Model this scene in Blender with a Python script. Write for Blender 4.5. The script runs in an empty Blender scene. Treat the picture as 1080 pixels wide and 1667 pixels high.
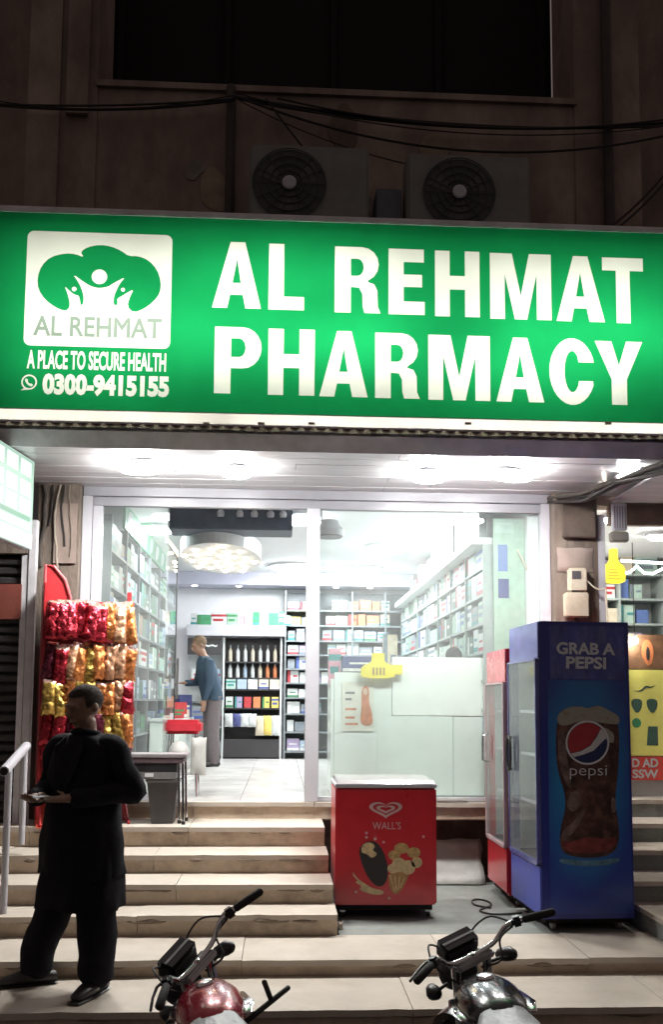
import bpy, bmesh, math, random
from mathutils import Vector, Matrix, noise
from mathutils.geometry import delaunay_2d_cdt
PI = math.pi
rnd = random.Random(7)
S = bpy.context.scene
C = S.collection
# ------------------------------------------------------------------ camera
FOC, CAMZ, HZ = 1550.0, 1.87, 1145.0
PITCH, YAW, ROLL = math.radians(5.5), math.radians(3.0), math.radians(0.4)
f0 = Vector((math.sin(YAW), math.cos(YAW), 0)); r0 = Vector((math.cos(YAW), -math.sin(YAW), 0))
FW = f0*math.cos(PITCH) + Vector((0, 0, 1))*math.sin(PITCH)
u0 = r0.cross(FW)
RT = r0*math.cos(ROLL) + u0*math.sin(ROLL); UP = u0*math.cos(ROLL) - r0*math.sin(ROLL)
PX, PY = 540.0, HZ - FOC*math.tan(PITCH)
CAM = Vector((0, 0, CAMZ))
cd = bpy.data.cameras.new('camera'); cam = bpy.data.objects.new('camera', cd); C.objects.link(cam)
cd.sensor_fit = 'VERTICAL'; cd.sensor_height = 36; cd.sensor_width = 24; cd.lens = FOC/1667*36
cd.shift_y = (PY - 833.5)/1667
cd.clip_start = 0.05; cd.clip_end = 600
m3 = Matrix((RT, UP, -FW)).transposed().to_4x4(); m3.translation = CAM
cam.matrix_world = m3
S.camera = cam
# ------------------------------------------------------------------ world: a dark city night, faint warm sky glow
w = bpy.data.worlds.new('World'); S.world = w; w.use_nodes = True
bg = w.node_tree.nodes['Background']; bg.inputs[0].default_value = (0.80, 0.63, 0.58, 1); bg.inputs[1].default_value = 0.17
S.view_settings.view_transform = 'Standard'; S.view_settings.look = 'None'
S.view_settings.exposure = 0; S.view_settings.gamma = 1; S.view_settings.use_curve_mapping = False
S.render.engine = 'CYCLES'
try:
    S.cycles.use_denoising = True; S.cycles.denoiser = 'OPENIMAGEDENOISE'
    S.cycles.max_bounces = 7; S.cycles.diffuse_bounces = 4; S.cycles.glossy_bounces = 3
    S.cycles.transparent_max_bounces = 12; S.cycles.transmission_bounces = 4; S.cycles.sample_clamp_indirect = 6
    S.cycles.caustics_reflective = False; S.cycles.caustics_refractive = False
except Exception: pass
# light levels (radiance of what glows)
L_SOFFIT, L_SHOP, L_SPOT, L_CABINET, L_NEIGH = 240, 100, 50, 6.0, 190
P_SIGN = 15.4

def at(px, py, Y):                      # point on the plane at depth Y seen at a photo pixel
    d = FW + RT*((px-PX)/FOC) - UP*((py-PY)/FOC)
    return CAM + d*(Y/d.y)
def atz(px, py, Z):                     # point on the level Z seen at a photo pixel
    d = FW + RT*((px-PX)/FOC) - UP*((py-PY)/FOC)
    return CAM + d*((Z-CAMZ)/d.z)
# ------------------------------------------------------------------ materials
MATS = {}
def node(nt, t, **kw):
    n = nt.nodes.new(t)
    for k, v in kw.items(): setattr(n, k, v)
    return n
def mat(name, col, rough=.5, metal=0., var=.12, scale=9., bump=0., bscale=40., spec=.5, coat=0., em=0., emcol=None, sheen=0., stretch=None, stain=None, stain_amt=.5, stain_scale=2.5):
    m = bpy.data.materials.new(name); m.use_nodes = True; nt = m.node_tree; b = nt.nodes['Principled BSDF']
    b.inputs['Roughness'].default_value = rough; b.inputs['Metallic'].default_value = metal
    b.inputs['Specular IOR Level'].default_value = spec; b.inputs['Coat Weight'].default_value = coat
    b.inputs['Coat Roughness'].default_value = .06
    tc = node(nt, 'ShaderNodeTexCoord'); src = tc.outputs['Object']
    if stretch:
        mp = node(nt, 'ShaderNodeMapping'); mp.inputs['Scale'].default_value = stretch
        nt.links.new(src, mp.inputs[0]); src = mp.outputs[0]
    base = None
    if var > 0:
        nz = node(nt, 'ShaderNodeTexNoise'); nz.inputs['Scale'].default_value = scale; nz.inputs['Detail'].default_value = 6
        nz.inputs['Roughness'].default_value = .65
        nt.links.new(src, nz.inputs['Vector'])
        rp = node(nt, 'ShaderNodeValToRGB'); e = rp.color_ramp.elements
        e[0].position = .3; e[1].position = .7
        e[0].color = tuple(max(0, c*(1-var)) for c in col)+(1,); e[1].color = tuple(min(1, c*(1+var)) for c in col)+(1,)
        nt.links.new(nz.outputs[0], rp.inputs[0]); base = rp.outputs[0]
        mr = node(nt, 'ShaderNodeMapRange'); mr.inputs[3].default_value = max(.02, rough-.1); mr.inputs[4].default_value = min(1, rough+.12)
        nt.links.new(nz.outputs[0], mr.inputs[0]); nt.links.new(mr.outputs[0], b.inputs['Roughness'])
    if stain:
        n2 = node(nt, 'ShaderNodeTexNoise'); n2.inputs['Scale'].default_value = stain_scale; n2.inputs['Detail'].default_value = 8; n2.inputs['Roughness'].default_value = .7
        nt.links.new(src, n2.inputs['Vector'])
        r2 = node(nt, 'ShaderNodeValToRGB'); r2.color_ramp.elements[0].position = .46; r2.color_ramp.elements[1].position = .68
        r2.color_ramp.elements[1].color = (stain_amt,)*3+(1,)
        nt.links.new(n2.outputs[0], r2.inputs[0])
        mx = node(nt, 'ShaderNodeMix', data_type='RGBA')
        nt.links.new(r2.outputs[0], mx.inputs[0])
        if base: nt.links.new(base, mx.inputs[6])
        else: mx.inputs[6].default_value = tuple(col)+(1,)
        mx.inputs[7].default_value = tuple(stain)+(1,); base = mx.outputs[2]
    if base: nt.links.new(base, b.inputs['Base Color'])
    else: b.inputs['Base Color'].default_value = tuple(col)+(1,)
    if bump > 0:
        nb = node(nt, 'ShaderNodeTexNoise'); nb.inputs['Scale'].default_value = bscale; nb.inputs['Detail'].default_value = 4
        nt.links.new(src, nb.inputs['Vector'])
        bp = node(nt, 'ShaderNodeBump'); bp.inputs['Strength'].default_value = bump; bp.inputs['Distance'].default_value = .02
        nt.links.new(nb.outputs[0], bp.inputs['Height']); nt.links.new(bp.outputs[0], b.inputs['Normal'])
    if em > 0:
        b.inputs['Emission Color'].default_value = tuple(emcol or col)+(1,); b.inputs['Emission Strength'].default_value = em
    MATS[name] = m
    return m
def glassmat(name, tint=(1, 1, 1), refl=1.0, rough=0.0, haze=0.0):
    m = bpy.data.materials.new(name); m.use_nodes = True; nt = m.node_tree; nt.nodes.remove(nt.nodes['Principled BSDF'])
    out = nt.nodes['Material Output']
    tr = node(nt, 'ShaderNodeBsdfTransparent'); tr.inputs[0].default_value = tuple(tint)+(1,)
    gl = node(nt, 'ShaderNodeBsdfGlossy'); gl.inputs['Roughness'].default_value = rough
    fr = node(nt, 'ShaderNodeFresnel'); fr.inputs[0].default_value = 1.5
    mu = node(nt, 'ShaderNodeMath', operation='MULTIPLY'); mu.inputs[1].default_value = refl
    ge_ = node(nt, 'ShaderNodeNewGeometry'); inv = node(nt, 'ShaderNodeMath', operation='SUBTRACT'); inv.inputs[0].default_value = 1; nt.links.new(ge_.outputs['Backfacing'], inv.inputs[1])
    m0 = node(nt, 'ShaderNodeMath', operation='MULTIPLY'); nt.links.new(fr.outputs[0], m0.inputs[0]); nt.links.new(inv.outputs[0], m0.inputs[1]); nt.links.new(m0.outputs[0], mu.inputs[0])
    mx = node(nt, 'ShaderNodeMixShader'); nt.links.new(mu.outputs[0], mx.inputs[0]); nt.links.new(tr.outputs[0], mx.inputs[1]); nt.links.new(gl.outputs[0], mx.inputs[2])
    last = mx
    if haze > 0:  # pale diffuse veil mixed in to give panes a hazy glow
        df = node(nt, 'ShaderNodeBsdfDiffuse'); df.inputs[0].default_value = (.8, .85, .85, 1)
        nz = node(nt, 'ShaderNodeTexNoise'); nz.inputs['Scale'].default_value = 2.2; nz.inputs['Detail'].default_value = 6
        tc = node(nt, 'ShaderNodeTexCoord'); nt.links.new(tc.outputs['Object'], nz.inputs['Vector'])
        mh = node(nt, 'ShaderNodeMath', operation='MULTIPLY'); mh.inputs[1].default_value = haze*2; nt.links.new(nz.outputs[0], mh.inputs[0])
        m2 = node(nt, 'ShaderNodeMixShader'); nt.links.new(mh.outputs[0], m2.inputs[0]); nt.links.new(mx.outputs[0], m2.inputs[1]); nt.links.new(df.outputs[0], m2.inputs[2]); last = m2
    nt.links.new(last.outputs[0], out.inputs[0])
    return m
def translucent(name, col, front):      # backlit sign sheet: lets the tubes behind shine through
    m = bpy.data.materials.new(name); m.use_nodes = True; nt = m.node_tree; nt.nodes.remove(nt.nodes['Principled BSDF'])
    out = nt.nodes['Material Output']
    tl = node(nt, 'ShaderNodeBsdfTranslucent')
    nz = node(nt, 'ShaderNodeTexNoise'); nz.inputs['Scale'].default_value = 1.6; nz.inputs['Detail'].default_value = 7
    tc = node(nt, 'ShaderNodeTexCoord'); nt.links.new(tc.outputs['Object'], nz.inputs['Vector'])
    rp = node(nt, 'ShaderNodeValToRGB'); e = rp.color_ramp.elements; e[0].position = .32; e[1].position = .68
    e[0].color = tuple(c*.86 for c in col)+(1,); e[1].color = tuple(min(1, c*1.06) for c in col)+(1,)
    nt.links.new(nz.outputs[0], rp.inputs[0]); nt.links.new(rp.outputs[0], tl.inputs[0])
    df = node(nt, 'ShaderNodeBsdfDiffuse'); df.inputs[0].default_value = tuple(front)+(1,)
    mx = node(nt, 'ShaderNodeMixShader'); mx.inputs[0].default_value = .35
    nt.links.new(tl.outputs[0], mx.inputs[1]); nt.links.new(df.outputs[0], mx.inputs[2]); nt.links.new(mx.outputs[0], out.inputs[0])
    return m
def emit(name, col, s): return mat(name, col, em=s, var=0)
def gridmat(name, a, b_, scale=30, rough=.6):
    m = mat(name, a, rough, var=0); nt = m.node_tree; bs = nt.nodes['Principled BSDF']
    ck = node(nt, 'ShaderNodeTexChecker'); ck.inputs['Scale'].default_value = scale
    ck.inputs[1].default_value = tuple(a)+(1,); ck.inputs[2].default_value = tuple(b_)+(1,)
    nt.links.new(ck.outputs[0], bs.inputs['Base Color']); return m

M_plaster = mat('facade_plaster', (.30, .235, .205), .9, var=.35, scale=1.6, stretch=(1, 1, .5), bump=.3, bscale=18, stain=(.12, .09, .075), stain_amt=.8, stain_scale=.9)
M_patch = [mat('patch_ochre', (.30, .235, .175), .9, var=.3, scale=5), mat('patch_grey', (.22, .20, .18), .9, var=.3, scale=5), mat('patch_dark', (.17, .125, .10), .9, var=.3, scale=5)]
M_pillar = mat('dirty_concrete', (.175, .14, .115), .92, var=.35, scale=5, bump=.6, bscale=22, stain=(.10, .07, .05), stain_amt=.85, stain_scale=3, stretch=(1, 1, .45))
M_dark = mat('dark_recess', (.006, .0055, .0055), .9)  # near-black colour stands in for the shade inside the upper opening
M_asphalt = mat('asphalt', (.05, .047, .044), .92, var=.3, scale=14, bump=.5, bscale=80)
M_marble = mat('cream_marble', (.53, .475, .41), .62, spec=.25, var=.10, scale=3.0, bump=.04, bscale=30, stain=(.44, .38, .31), stain_amt=.65, stain_scale=2.6)
M_riser = mat('riser_stone', (.53, .43, .325), .6, var=.16, scale=4, bump=.1, bscale=30, stain=(.20, .15, .11), stain_amt=.7, stain_scale=3)
M_mortar = mat('old_mortar', (.23, .18, .135), .9, var=.3, bump=.5)
M_conc = mat('cement_floor', (.235, .25, .235), .75, var=.18, scale=3, bump=.15, bscale=40, stain=(.15, .15, .135), stain_amt=.6, stain_scale=2)
M_rubble = mat('rough_masonry', (.16, .13, .11), .95, var=.4, scale=6, bump=.9, bscale=12)
M_alu = mat('white_aluminium', (.50, .50, .54), .35, var=.05, scale=6, coat=.1)
M_hdr = mat('darkened_aluminium', (.30, .30, .33), .35, var=.06, scale=6, coat=.1)  # white aluminium darkened in colour, to offset lamplight on the header
M_pvc = mat('pvc_ceiling', (.58, .575, .60), .22, var=.10, scale=3, spec=.6, stretch=(.5, 3, 1), bump=.03, bscale=6)
M_dirtwhite = mat('dirty_white_flashing', (.70, .66, .56), .6, var=.1, scale=6, stain=(.2, .17, .13), stain_amt=.8, stain_scale=4)
M_corr = mat('rusty_corrugated_sheet', (.5, .45, .37), .4, .3, var=.4, scale=14)
M_beam = mat('grey_painted_steel', (.66, .65, .68), .5, .2, var=.2, scale=4)
M_green = translucent('sign_green_sheet', (.005, .185, .050), (.01, .10, .035))
M_white = translucent('sign_white_sheet', (.60, .625, .54), (.5, .5, .47))
M_greentx = translucent('sign_grey_green_print', (.17, .22, .175), (.08, .12, .09))
M_strip = translucent('sign_lower_strip', (.93, .90, .78), (.55, .52, .45))
M_inner = mat('sign_box_inside', (.8, .8, .8), .8, var=0)
M_wall = mat('shop_wall_paint', (.78, .78, .80), .7, var=.04)
M_ceil = mat('shop_ceiling_paint', (.80, .81, .82), .75, var=.03)
M_tile = mat('shop_floor_tile', (.62, .60, .575), .22, var=.07, scale=2.5)
M_grout = mat('tile_grout', (.42, .38, .33), .9)
M_shelf = mat('shelf_grey', (.17, .19, .20), .5, var=.1)
M_shelfg = mat('shelf_grey_green', (.30, .345, .335), .5, var=.1)
M_shelfw = mat('shelf_white', (.60, .63, .63), .45, var=.08)
M_shelfd = mat('shelf_dark', (.035, .032, .035), .45, var=.1)
M_duct = mat('duct_slate', (.10, .12, .15), .5, var=.15)
M_glass = glassmat('window_glass', (.94, .975, .965), 1.0, 0.0, .075)
M_frost = mat('frosted_counter_film', (.74, .80, .76), .22, var=.06, scale=1.5, spec=.6, coat=.3)
M_frost2 = mat('counter_panel_white', (.80, .84, .80), .22, var=.04, scale=1.5, coat=.3)
M_chrome = mat('chrome', (.75, .75, .76), .12, 1., var=.04)
M_steel = mat('brushed_steel', (.5, .5, .51), .3, 1., var=.08)
M_black = mat('black_plastic', (.018, .018, .02), .38, var=.15)
M_rubber = mat('rubber', (.02, .02, .02), .85, bump=.2)
M_red = mat('red_enamel', (.58, .022, .036), .3, var=.10, scale=5, coat=.3)
M_redrack = mat('red_rack_paint', (.42, .022, .028), .4, var=.18, scale=6, coat=.2)
M_redpad = mat('red_vinyl', (.50, .03, .045), .4, var=.12)
M_blue = mat('deep_blue_enamel', (.022, .034, .25), .3, var=.15, scale=3, coat=.3)
M_bluepale = mat('blue_header_film', (.09, .10, .30), .2, var=.25, scale=5, coat=.4)
M_bluebright = mat('blue_base_panel', (.06, .085, .42), .35, var=.12)
M_wprint = mat('white_print', (.62, .65, .70), .5, var=.12, scale=12)
M_grey = mat('grey_plastic', (.18, .175, .175), .5, var=.12)
M_darkgrey = mat('dark_grey_plastic', (.075, .07, .075), .45, var=.15)
M_acbody = mat('weathered_ac_casing', (.20, .205, .185), .55, var=.15, scale=4, stain=(.16, .14, .12), stain_amt=.7)
M_acfan = mat('ac_fan_dark', (.05, .055, .058), .6)
M_wire = mat('cable_rubber', (.022, .018, .017), .7)
M_pipe = mat('dark_drain_pipe', (.055, .045, .04), .7, var=.3)
M_skin = mat('skin', (.25, .145, .10), .55, var=.1, scale=20)
M_hair = mat('dark_hair', (.045, .036, .031), .8, spec=.12, var=.3, scale=60, bump=.4, bscale=120)
M_coat = mat('black_wool_coat', (.014, .014, .018), .95, spec=.15, var=.25, scale=60, bump=.3, bscale=150)
M_kurta = mat('charcoal_kameez', (.012, .012, .015), .9, spec=.15, var=.2, scale=30, bump=.2, bscale=90)
M_shoe = mat('black_leather_shoe', (.02, .018, .018), .35, var=.2)
M_sweater = mat('blue_sweater', (.032, .06, .095), .9, var=.2, scale=60, bump=.3, bscale=120)
M_trouser = mat('grey_trousers', (.13, .11, .115), .9, var=.12, scale=30)
M_ghair = mat('sandy_hair', (.13, .085, .05), .8, var=.25, scale=50)
M_paper = mat('white_paper', (.75, .76, .78), .6, var=.08)
M_yellow = mat('yellow_plastic', (.78, .66, .04), .4, var=.12, scale=7)
M_ybrown = mat('brown_print', (.30, .20, .03), .5)
M_bag = mat('white_plastic_sheet', (.46, .46, .44), .5, var=.2, scale=4, bump=.5, bscale=9)
M_stone = mat('pebble', (.42, .36, .30), .8)

# ------------------------------------------------------------------ mesh helpers
def inside(p, L):
    c = False; n = len(L)
    for i in range(n):
        a, b = L[i], L[i-1]
        if (a[1] > p[1]) != (b[1] > p[1]) and p[0] < (b[0]-a[0])*(p[1]-a[1])/(b[1]-a[1])+a[0]: c = not c
    return c
def even_odd(loops):                    # constrained triangulation of nested outlines, kept where the even-odd rule says inside
    pts = [Vector((p[0], p[1])) for L in loops for p in L]; eds = []; o = 0; bb = []
    for L in loops:
        n = len(L); eds += [(o+k, o+(k+1) % n) for k in range(n)]; o += n
        xs = [p[0] for p in L]; ys = [p[1] for p in L]; bb.append((min(xs), max(xs), min(ys), max(ys)))
    V, _, F, *_r = delaunay_2d_cdt(pts, eds, [], 0, 1e-6)
    V = [(p.x, p.y) for p in V]; out = []
    for f in F:
        c = (sum(V[i][0] for i in f)/len(f), sum(V[i][1] for i in f)/len(f)); k = 0
        for L, b in zip(loops, bb):
            if b[0] < c[0] < b[1] and b[2] < c[1] < b[3] and inside(c, L): k += 1
        if k % 2: out.append(tuple(f))
    return V, out
class MB:
    def __init__(s): s.v = []; s.f = []; s.mt = None
    def add(s, vs, fs):
        o = len(s.v); s.v += [Vector(p) for p in vs]; s.f += [tuple(i+o for i in f) for f in fs]; return s
    def box(s, c, d, M=None, bev=0.):
        x, y, z = d[0]/2, d[1]/2, d[2]/2
        if bev > 0:
            bm = bmesh.new(); bmesh.ops.create_cube(bm, size=1)
            for v in bm.verts: v.co = Vector((v.co.x*d[0], v.co.y*d[1], v.co.z*d[2]))
            bmesh.ops.bevel(bm, geom=bm.edges[:], offset=min(bev, min(d)*.45), segments=2, affect='EDGES')
            bm.verts.index_update()
            vs = [v.co.copy() for v in bm.verts]; fs = [[v.index for v in f.verts] for f in bm.faces]; bm.free()
        else:
            vs = [Vector((a, b, e)) for a in (-x, x) for b in (-y, y) for e in (-z, z)]
            fs = [(0, 1, 3, 2), (4, 6, 7, 5), (0, 4, 5, 1), (2, 3, 7, 6), (0, 2, 6, 4), (1, 5, 7, 3)]
        c = Vector(c)
        return s.add([(M @ v if M else v)+c for v in vs], fs)
    def span(s, x0, x1, y0, y1, z0, z1, bev=0.): return s.box(((x0+x1)/2, (y0+y1)/2, (z0+z1)/2), (abs(x1-x0), abs(y1-y0), abs(z1-z0)), None, bev)
    def limb(s, pts, radii, n=10, cap=True, flat=None, ref=None):
        pts = [Vector(p) for p in pts]; N = len(pts)
        if not isinstance(radii, (list, tuple)): radii = [radii]*N
        T = []
        for i in range(N):
            a = pts[max(0, i-1)]; b = pts[min(N-1, i+1)]; T.append((b-a).normalized())
        nrm = Vector(ref) if ref else (Vector((1, 0, 0)) if abs(T[0].x) < .8 else Vector((0, 1, 0)))
        o = len(s.v); rings = []
        P = list(pts); Rr = list(radii); TT = list(T)
        if cap:
            def rad(r): return r if not isinstance(r, (tuple, list)) else min(r)
            def sc(r, k): return r*k if not isinstance(r, (tuple, list)) else (r[0]*k, r[1]*k)
            P = [pts[0]-T[0]*rad(radii[0])*.55]+P+[pts[-1]+T[-1]*rad(radii[-1])*.55]
            Rr = [sc(radii[0], .55)]+Rr+[sc(radii[-1], .55)]; TT = [T[0]]+TT+[T[-1]]
        for i, p in enumerate(P):
            t = TT[i]; nrm = (nrm-t*nrm.dot(t)); nrm = nrm.normalized() if nrm.length > 1e-6 else t.orthogonal().normalized()
            bn = t.cross(nrm); r = Rr[i]; rx, ry = (r if isinstance(r, (tuple, list)) else (r, r))
            rings.append([p+nrm*math.cos(2*PI*k/n)*rx+bn*math.sin(2*PI*k/n)*ry for k in range(n)])
        vs = [q for R_ in rings for q in R_]; fs = []
        for i in range(len(rings)-1):
            for k in range(n):
                a = i*n+k; b = i*n+(k+1) % n; fs.append((a, b, b+n, a+n))
        fs.append(tuple(range(n))[::-1]); L = (len(rings)-1)*n; fs.append(tuple(range(L, L+n)))
        return s.add(vs, fs)
    def cyl(s, a, b, r, r2=None, n=14): return s.limb([a, b], [r, r if r2 is None else r2], n, cap=False)
    def lathe(s, prof, c=(0, 0, 0), n=20, M=None):
        vs = []; fs = []; c = Vector(c)
        for r, z in prof:
            for k in range(n):
                v = Vector((r*math.cos(2*PI*k/n), r*math.sin(2*PI*k/n), z)); vs.append((M @ v if M else v)+c)
        for i in range(len(prof)-1):
            for k in range(n):
                a = i*n+k; b = i*n+(k+1) % n; fs.append((a, b, b+n, a+n))
        fs.append(tuple(range(n))[::-1]); L = (len(prof)-1)*n; fs.append(tuple(range(L, L+n)))
        return s.add(vs, fs)
    def torus(s, c, R_, r, M=None, n=28, m=8):
        vs = []; fs = []; c = Vector(c)
        for i in range(n):
            for j in range(m):
                a = 2*PI*i/n; b = 2*PI*j/m; v = Vector(((R_+r*math.cos(b))*math.cos(a), (R_+r*math.cos(b))*math.sin(a), r*math.sin(b)))
                vs.append((M @ v if M else v)+c)
        for i in range(n):
            for j in range(m):
                fs.append((i*m+j, ((i+1) % n)*m+j, ((i+1) % n)*m+(j+1) % m, i*m+(j+1) % m))
        return s.add(vs, fs)
    def ball(s, c, r, n=12, m=8):
        rr = r if isinstance(r, (tuple, list)) else (r, r, r); c = Vector(c)
        prof = [(math.sin(PI*i/m), -math.cos(PI*i/m)) for i in range(m+1)]
        prof[0] = (.02, -1); prof[-1] = (.02, 1)
        M = Matrix.Diagonal(Vector(rr)); return s.lathe(prof, c, n, M)
    def prism(s, loops, depth, fn):     # loops: list of 2D loops (even-odd), extruded from 0 to depth; fn(u, v, d) -> 3D
        cv, tr = even_odd(loops); N = len(cv)
        V = [fn(p, q, 0) for p, q in cv]; fs = list(tr)
        if depth:
            V += [fn(p, q, depth) for p, q in cv]; fs += [tuple(i+N for i in t[::-1]) for t in tr]
            for L in loops:
                o = len(V); n = len(L); V += [fn(p[0], p[1], 0) for p in L]+[fn(p[0], p[1], depth) for p in L]
                fs += [(o+k, o+(k+1) % n, o+n+(k+1) % n, o+n+k) for k in range(n)]
        return s.add(V, fs)
    def xf(s, M):
        s.v = [M @ p for p in s.v]; return s
    def build(s, name, m, parent=None, smooth=False, loc=None, wn=True):
        me = bpy.data.meshes.new(name); me.from_pydata([tuple(p) for p in s.v], [], s.f); me.validate()
        bm = bmesh.new(); bm.from_mesh(me); bmesh.ops.recalc_face_normals(bm, faces=bm.faces[:])
        if smooth:
            for f in bm.faces: f.smooth = True
            for e in bm.edges:
                if len(e.link_faces) == 2 and e.calc_face_angle(0) > math.radians(42): e.smooth = False
        bm.to_mesh(me); bm.free(); me.materials.append(m)
        o = bpy.data.objects.new(name, me); C.objects.link(o)
        if parent: o.parent = parent
        if loc is not None: o.location = loc
        return o
def tag(o, label=None, cat=None, group=None, kind=None):
    if label: o['label'] = label
    if cat: o['category'] = cat
    if group: o['group'] = group
    if kind: o['kind'] = kind
    return o
def thing(name, label, cat, loc=(0, 0, 0), rz=0, group=None):
    o = bpy.data.objects.new(name, None); C.objects.link(o); o.location = loc; o.rotation_euler = (0, 0, rz); o.empty_display_size = .1
    return tag(o, label, cat, group)
def copy_tree(o, parent=None):
    c = o.copy(); C.objects.link(c)
    if parent: c.parent = parent; c.matrix_parent_inverse = o.matrix_parent_inverse
    for ch in list(o.children): copy_tree(ch, c)
    return c
def bx(name, m, parent, *a, bev=0.): return MB().span(*a, bev=bev).build(name, m, parent)
def struct(name, mb, m): return tag(mb.build(name, m), kind='structure')
def sag(p, q, d, n=12):
    p, q = Vector(p), Vector(q); return [p.lerp(q, i/n)-Vector((0, 0, d*4*(i/n)*(1-i/n))) for i in range(n+1)]
def text_loops(body, size=1., bold=0., sx=1.):
    cu = bpy.data.curves.new('t', 'FONT'); cu.body = body; cu.size = size; cu.offset = bold; cu.resolution_u = 3
    ob = bpy.data.objects.new('t', cu); C.objects.link(ob)
    dg = bpy.context.evaluated_depsgraph_get(); me = ob.evaluated_get(dg).to_mesh()
    bm = bmesh.new(); bm.from_mesh(me); bm.verts.index_update()
    nxt = {}
    for e in bm.edges:
        if len(e.link_faces) == 1:
            for a, b in ((0, 1), (1, 0)): nxt.setdefault(e.verts[a].index, []).append(e.verts[b].index)
    bm.verts.ensure_lookup_table(); done = set(); loops = []
    for st in nxt:
        if st in done: continue
        L = [st]; done.add(st); cur = st
        while True:
            c2 = [k for k in nxt[cur] if k not in done]
            if not c2: break
            cur = c2[0]; done.add(cur); L.append(cur)
        if len(L) > 2: loops.append([(bm.verts[i].co.x*sx, bm.verts[i].co.y) for i in L])
    bm.free(); bpy.data.objects.remove(ob); bpy.data.curves.remove(cu)
    return loops
def fit(loops, x0, x1, z0, z1):
    xs = [p[0] for L in loops for p in L]; ys = [p[1] for L in loops for p in L]
    a, b, c, d = min(xs), max(xs), min(ys), max(ys)
    return [[(x0+(p[0]-a)/(b-a)*(x1-x0), z0+(p[1]-c)/(d-c)*(z1-z0)) for p in L] for L in loops]
def ell(cx, cy, rx, ry=None, n=28, a0=0, a1=2*PI):
    ry = rx if ry is None else ry
    return [(cx+rx*math.cos(a0+(a1-a0)*k/n), cy+ry*math.sin(a0+(a1-a0)*k/n)) for k in range(n)]
def rrect(x0, x1, z0, z1, r, n=5):
    L = []
    for cx, cz, a in ((x1-r, z1-r, 0), (x0+r, z1-r, PI/2), (x0+r, z0+r, PI), (x1-r, z0+r, 1.5*PI)):
        L += [(cx+r*math.cos(a+PI/2*k/n), cz+r*math.sin(a+PI/2*k/n)) for k in range(n+1)]
    return L
def smooth_loop(pts, it=2):             # Chaikin corner cutting
    for _ in range(it):
        q = []
        for i in range(len(pts)):
            a, b = pts[i], pts[(i+1) % len(pts)]
            q += [(a[0]*.75+b[0]*.25, a[1]*.75+b[1]*.25), (a[0]*.25+b[0]*.75, a[1]*.25+b[1]*.75)]
        pts = q
    return pts
ORD = ['lowest', 'second', 'third', 'fourth', 'fifth', 'sixth', 'seventh', 'eighth', 'ninth', 'tenth']
NTH = lambda k: ['first', 'second', 'third', 'fourth', 'fifth', 'sixth', 'seventh', 'eighth', 'ninth', 'tenth', 'eleventh', 'twelfth', 'thirteenth', 'fourteenth', 'fifteenth', 'sixteenth', 'seventeenth', 'eighteenth', 'nineteenth', 'twentieth', 'twenty first', 'twenty second', 'twenty third', 'twenty fourth', 'twenty fifth', 'twenty sixth', 'twenty seventh', 'twenty eighth', 'twenty ninth', 'thirtieth'][k]
ORDN = ['first', 'second', 'third', 'fourth', 'fifth', 'sixth', 'seventh', 'eighth', 'ninth', 'tenth']

# ================================================================== SETTING
STREET = -.15
struct('street', MB().add([(-150, -150, STREET), (150, -150, STREET), (150, 5.7, STREET), (-150, 5.7, STREET)], [(0, 1, 2, 3)]), M_asphalt)
# steps: slabs with worn front edges
steps = thing('staircase', 'wide cream stone steps climbing from the street to the shop door', 'steps', (0, 5.43, STREET))
steps_off = Vector((0, -5.43, -STREET))
def slab(x0, x1, y0, y1, ztop, th=.035, m=M_marble, name='tread', seed=0, chips=.016, parent=steps, off=steps_off):
    r = random.Random(seed); n = max(6, int((x1-x0)/.09)); pts = []
    for i in range(n+1):
        d = 0
        if 0 < i < n:
            d = r.uniform(0, .006)
            if r.random() < .16: d = r.uniform(.3, 1)*chips*1.8
        pts.append((x0+(x1-x0)*i/n, y0+d))
    pts += [(x1, y1), (x0, y1)]
    return MB().prism([pts], th, lambda u, v, d: Vector((u, v, ztop-d))+off).build(name, m, parent)
LV = [(.2, 5.41), (.297, 6.06), (.435, 6.66), (.573, 7.01), (.715, 7.45), (.867, 7.87), (1.01, 8.42)]
prev = STREET
for i, (z, y) in enumerate(LV):
    ynext = LV[i+1][1] if i < 6 else 8.47
    xl, xr = -3.3, (3.4 if i < 2 else .36 + (0.012*(6-i)))
    if i == 6: xr = 2.5
    joints = [xl, -2.2+.1*(i % 3), -.95+.22*(i % 2), xr] if i > 1 else [xl, -2.1+.3*i, -.62+.4*i, .75+.3*i, 2.2-.25*i, xr]
    if i == 6: joints = [xl, -2.0, -.75, .3, 1.3, xr]
    for k in range(len(joints)-1):
        dz = rnd.uniform(-.004, .004); xe = joints[k+1]-.004
        yb = ynext+.02
        if i == 1: yb = 6.68
        slab(joints[k], xe, y-.022+rnd.uniform(-.004, .004), yb, z+dz, .036, M_marble, 'tread', i*20+k)
        bxo = MB().span(joints[k], xe, y+.006+rnd.uniform(0, .004), y+.05, prev-.002, z+dz-.036)
        bxo.xf(Matrix.Translation(steps_off)).build('riser', M_riser, steps)
    prev = z
r = random.Random(77)
for i, (z, y) in enumerate(LV[:6]):
    for k in range(5 if i > 1 else 7):
        x = r.uniform(-1.9, .3 if i > 1 else 2.9); w_ = r.uniform(.04, .13)
        MB().ball((x, y-.004, z-.040), (w_, .020, r.uniform(.010, .020)), 10, 6).xf(Matrix.Translation(steps_off)).build('mortar_lump', M_mortar, steps, True)
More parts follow.
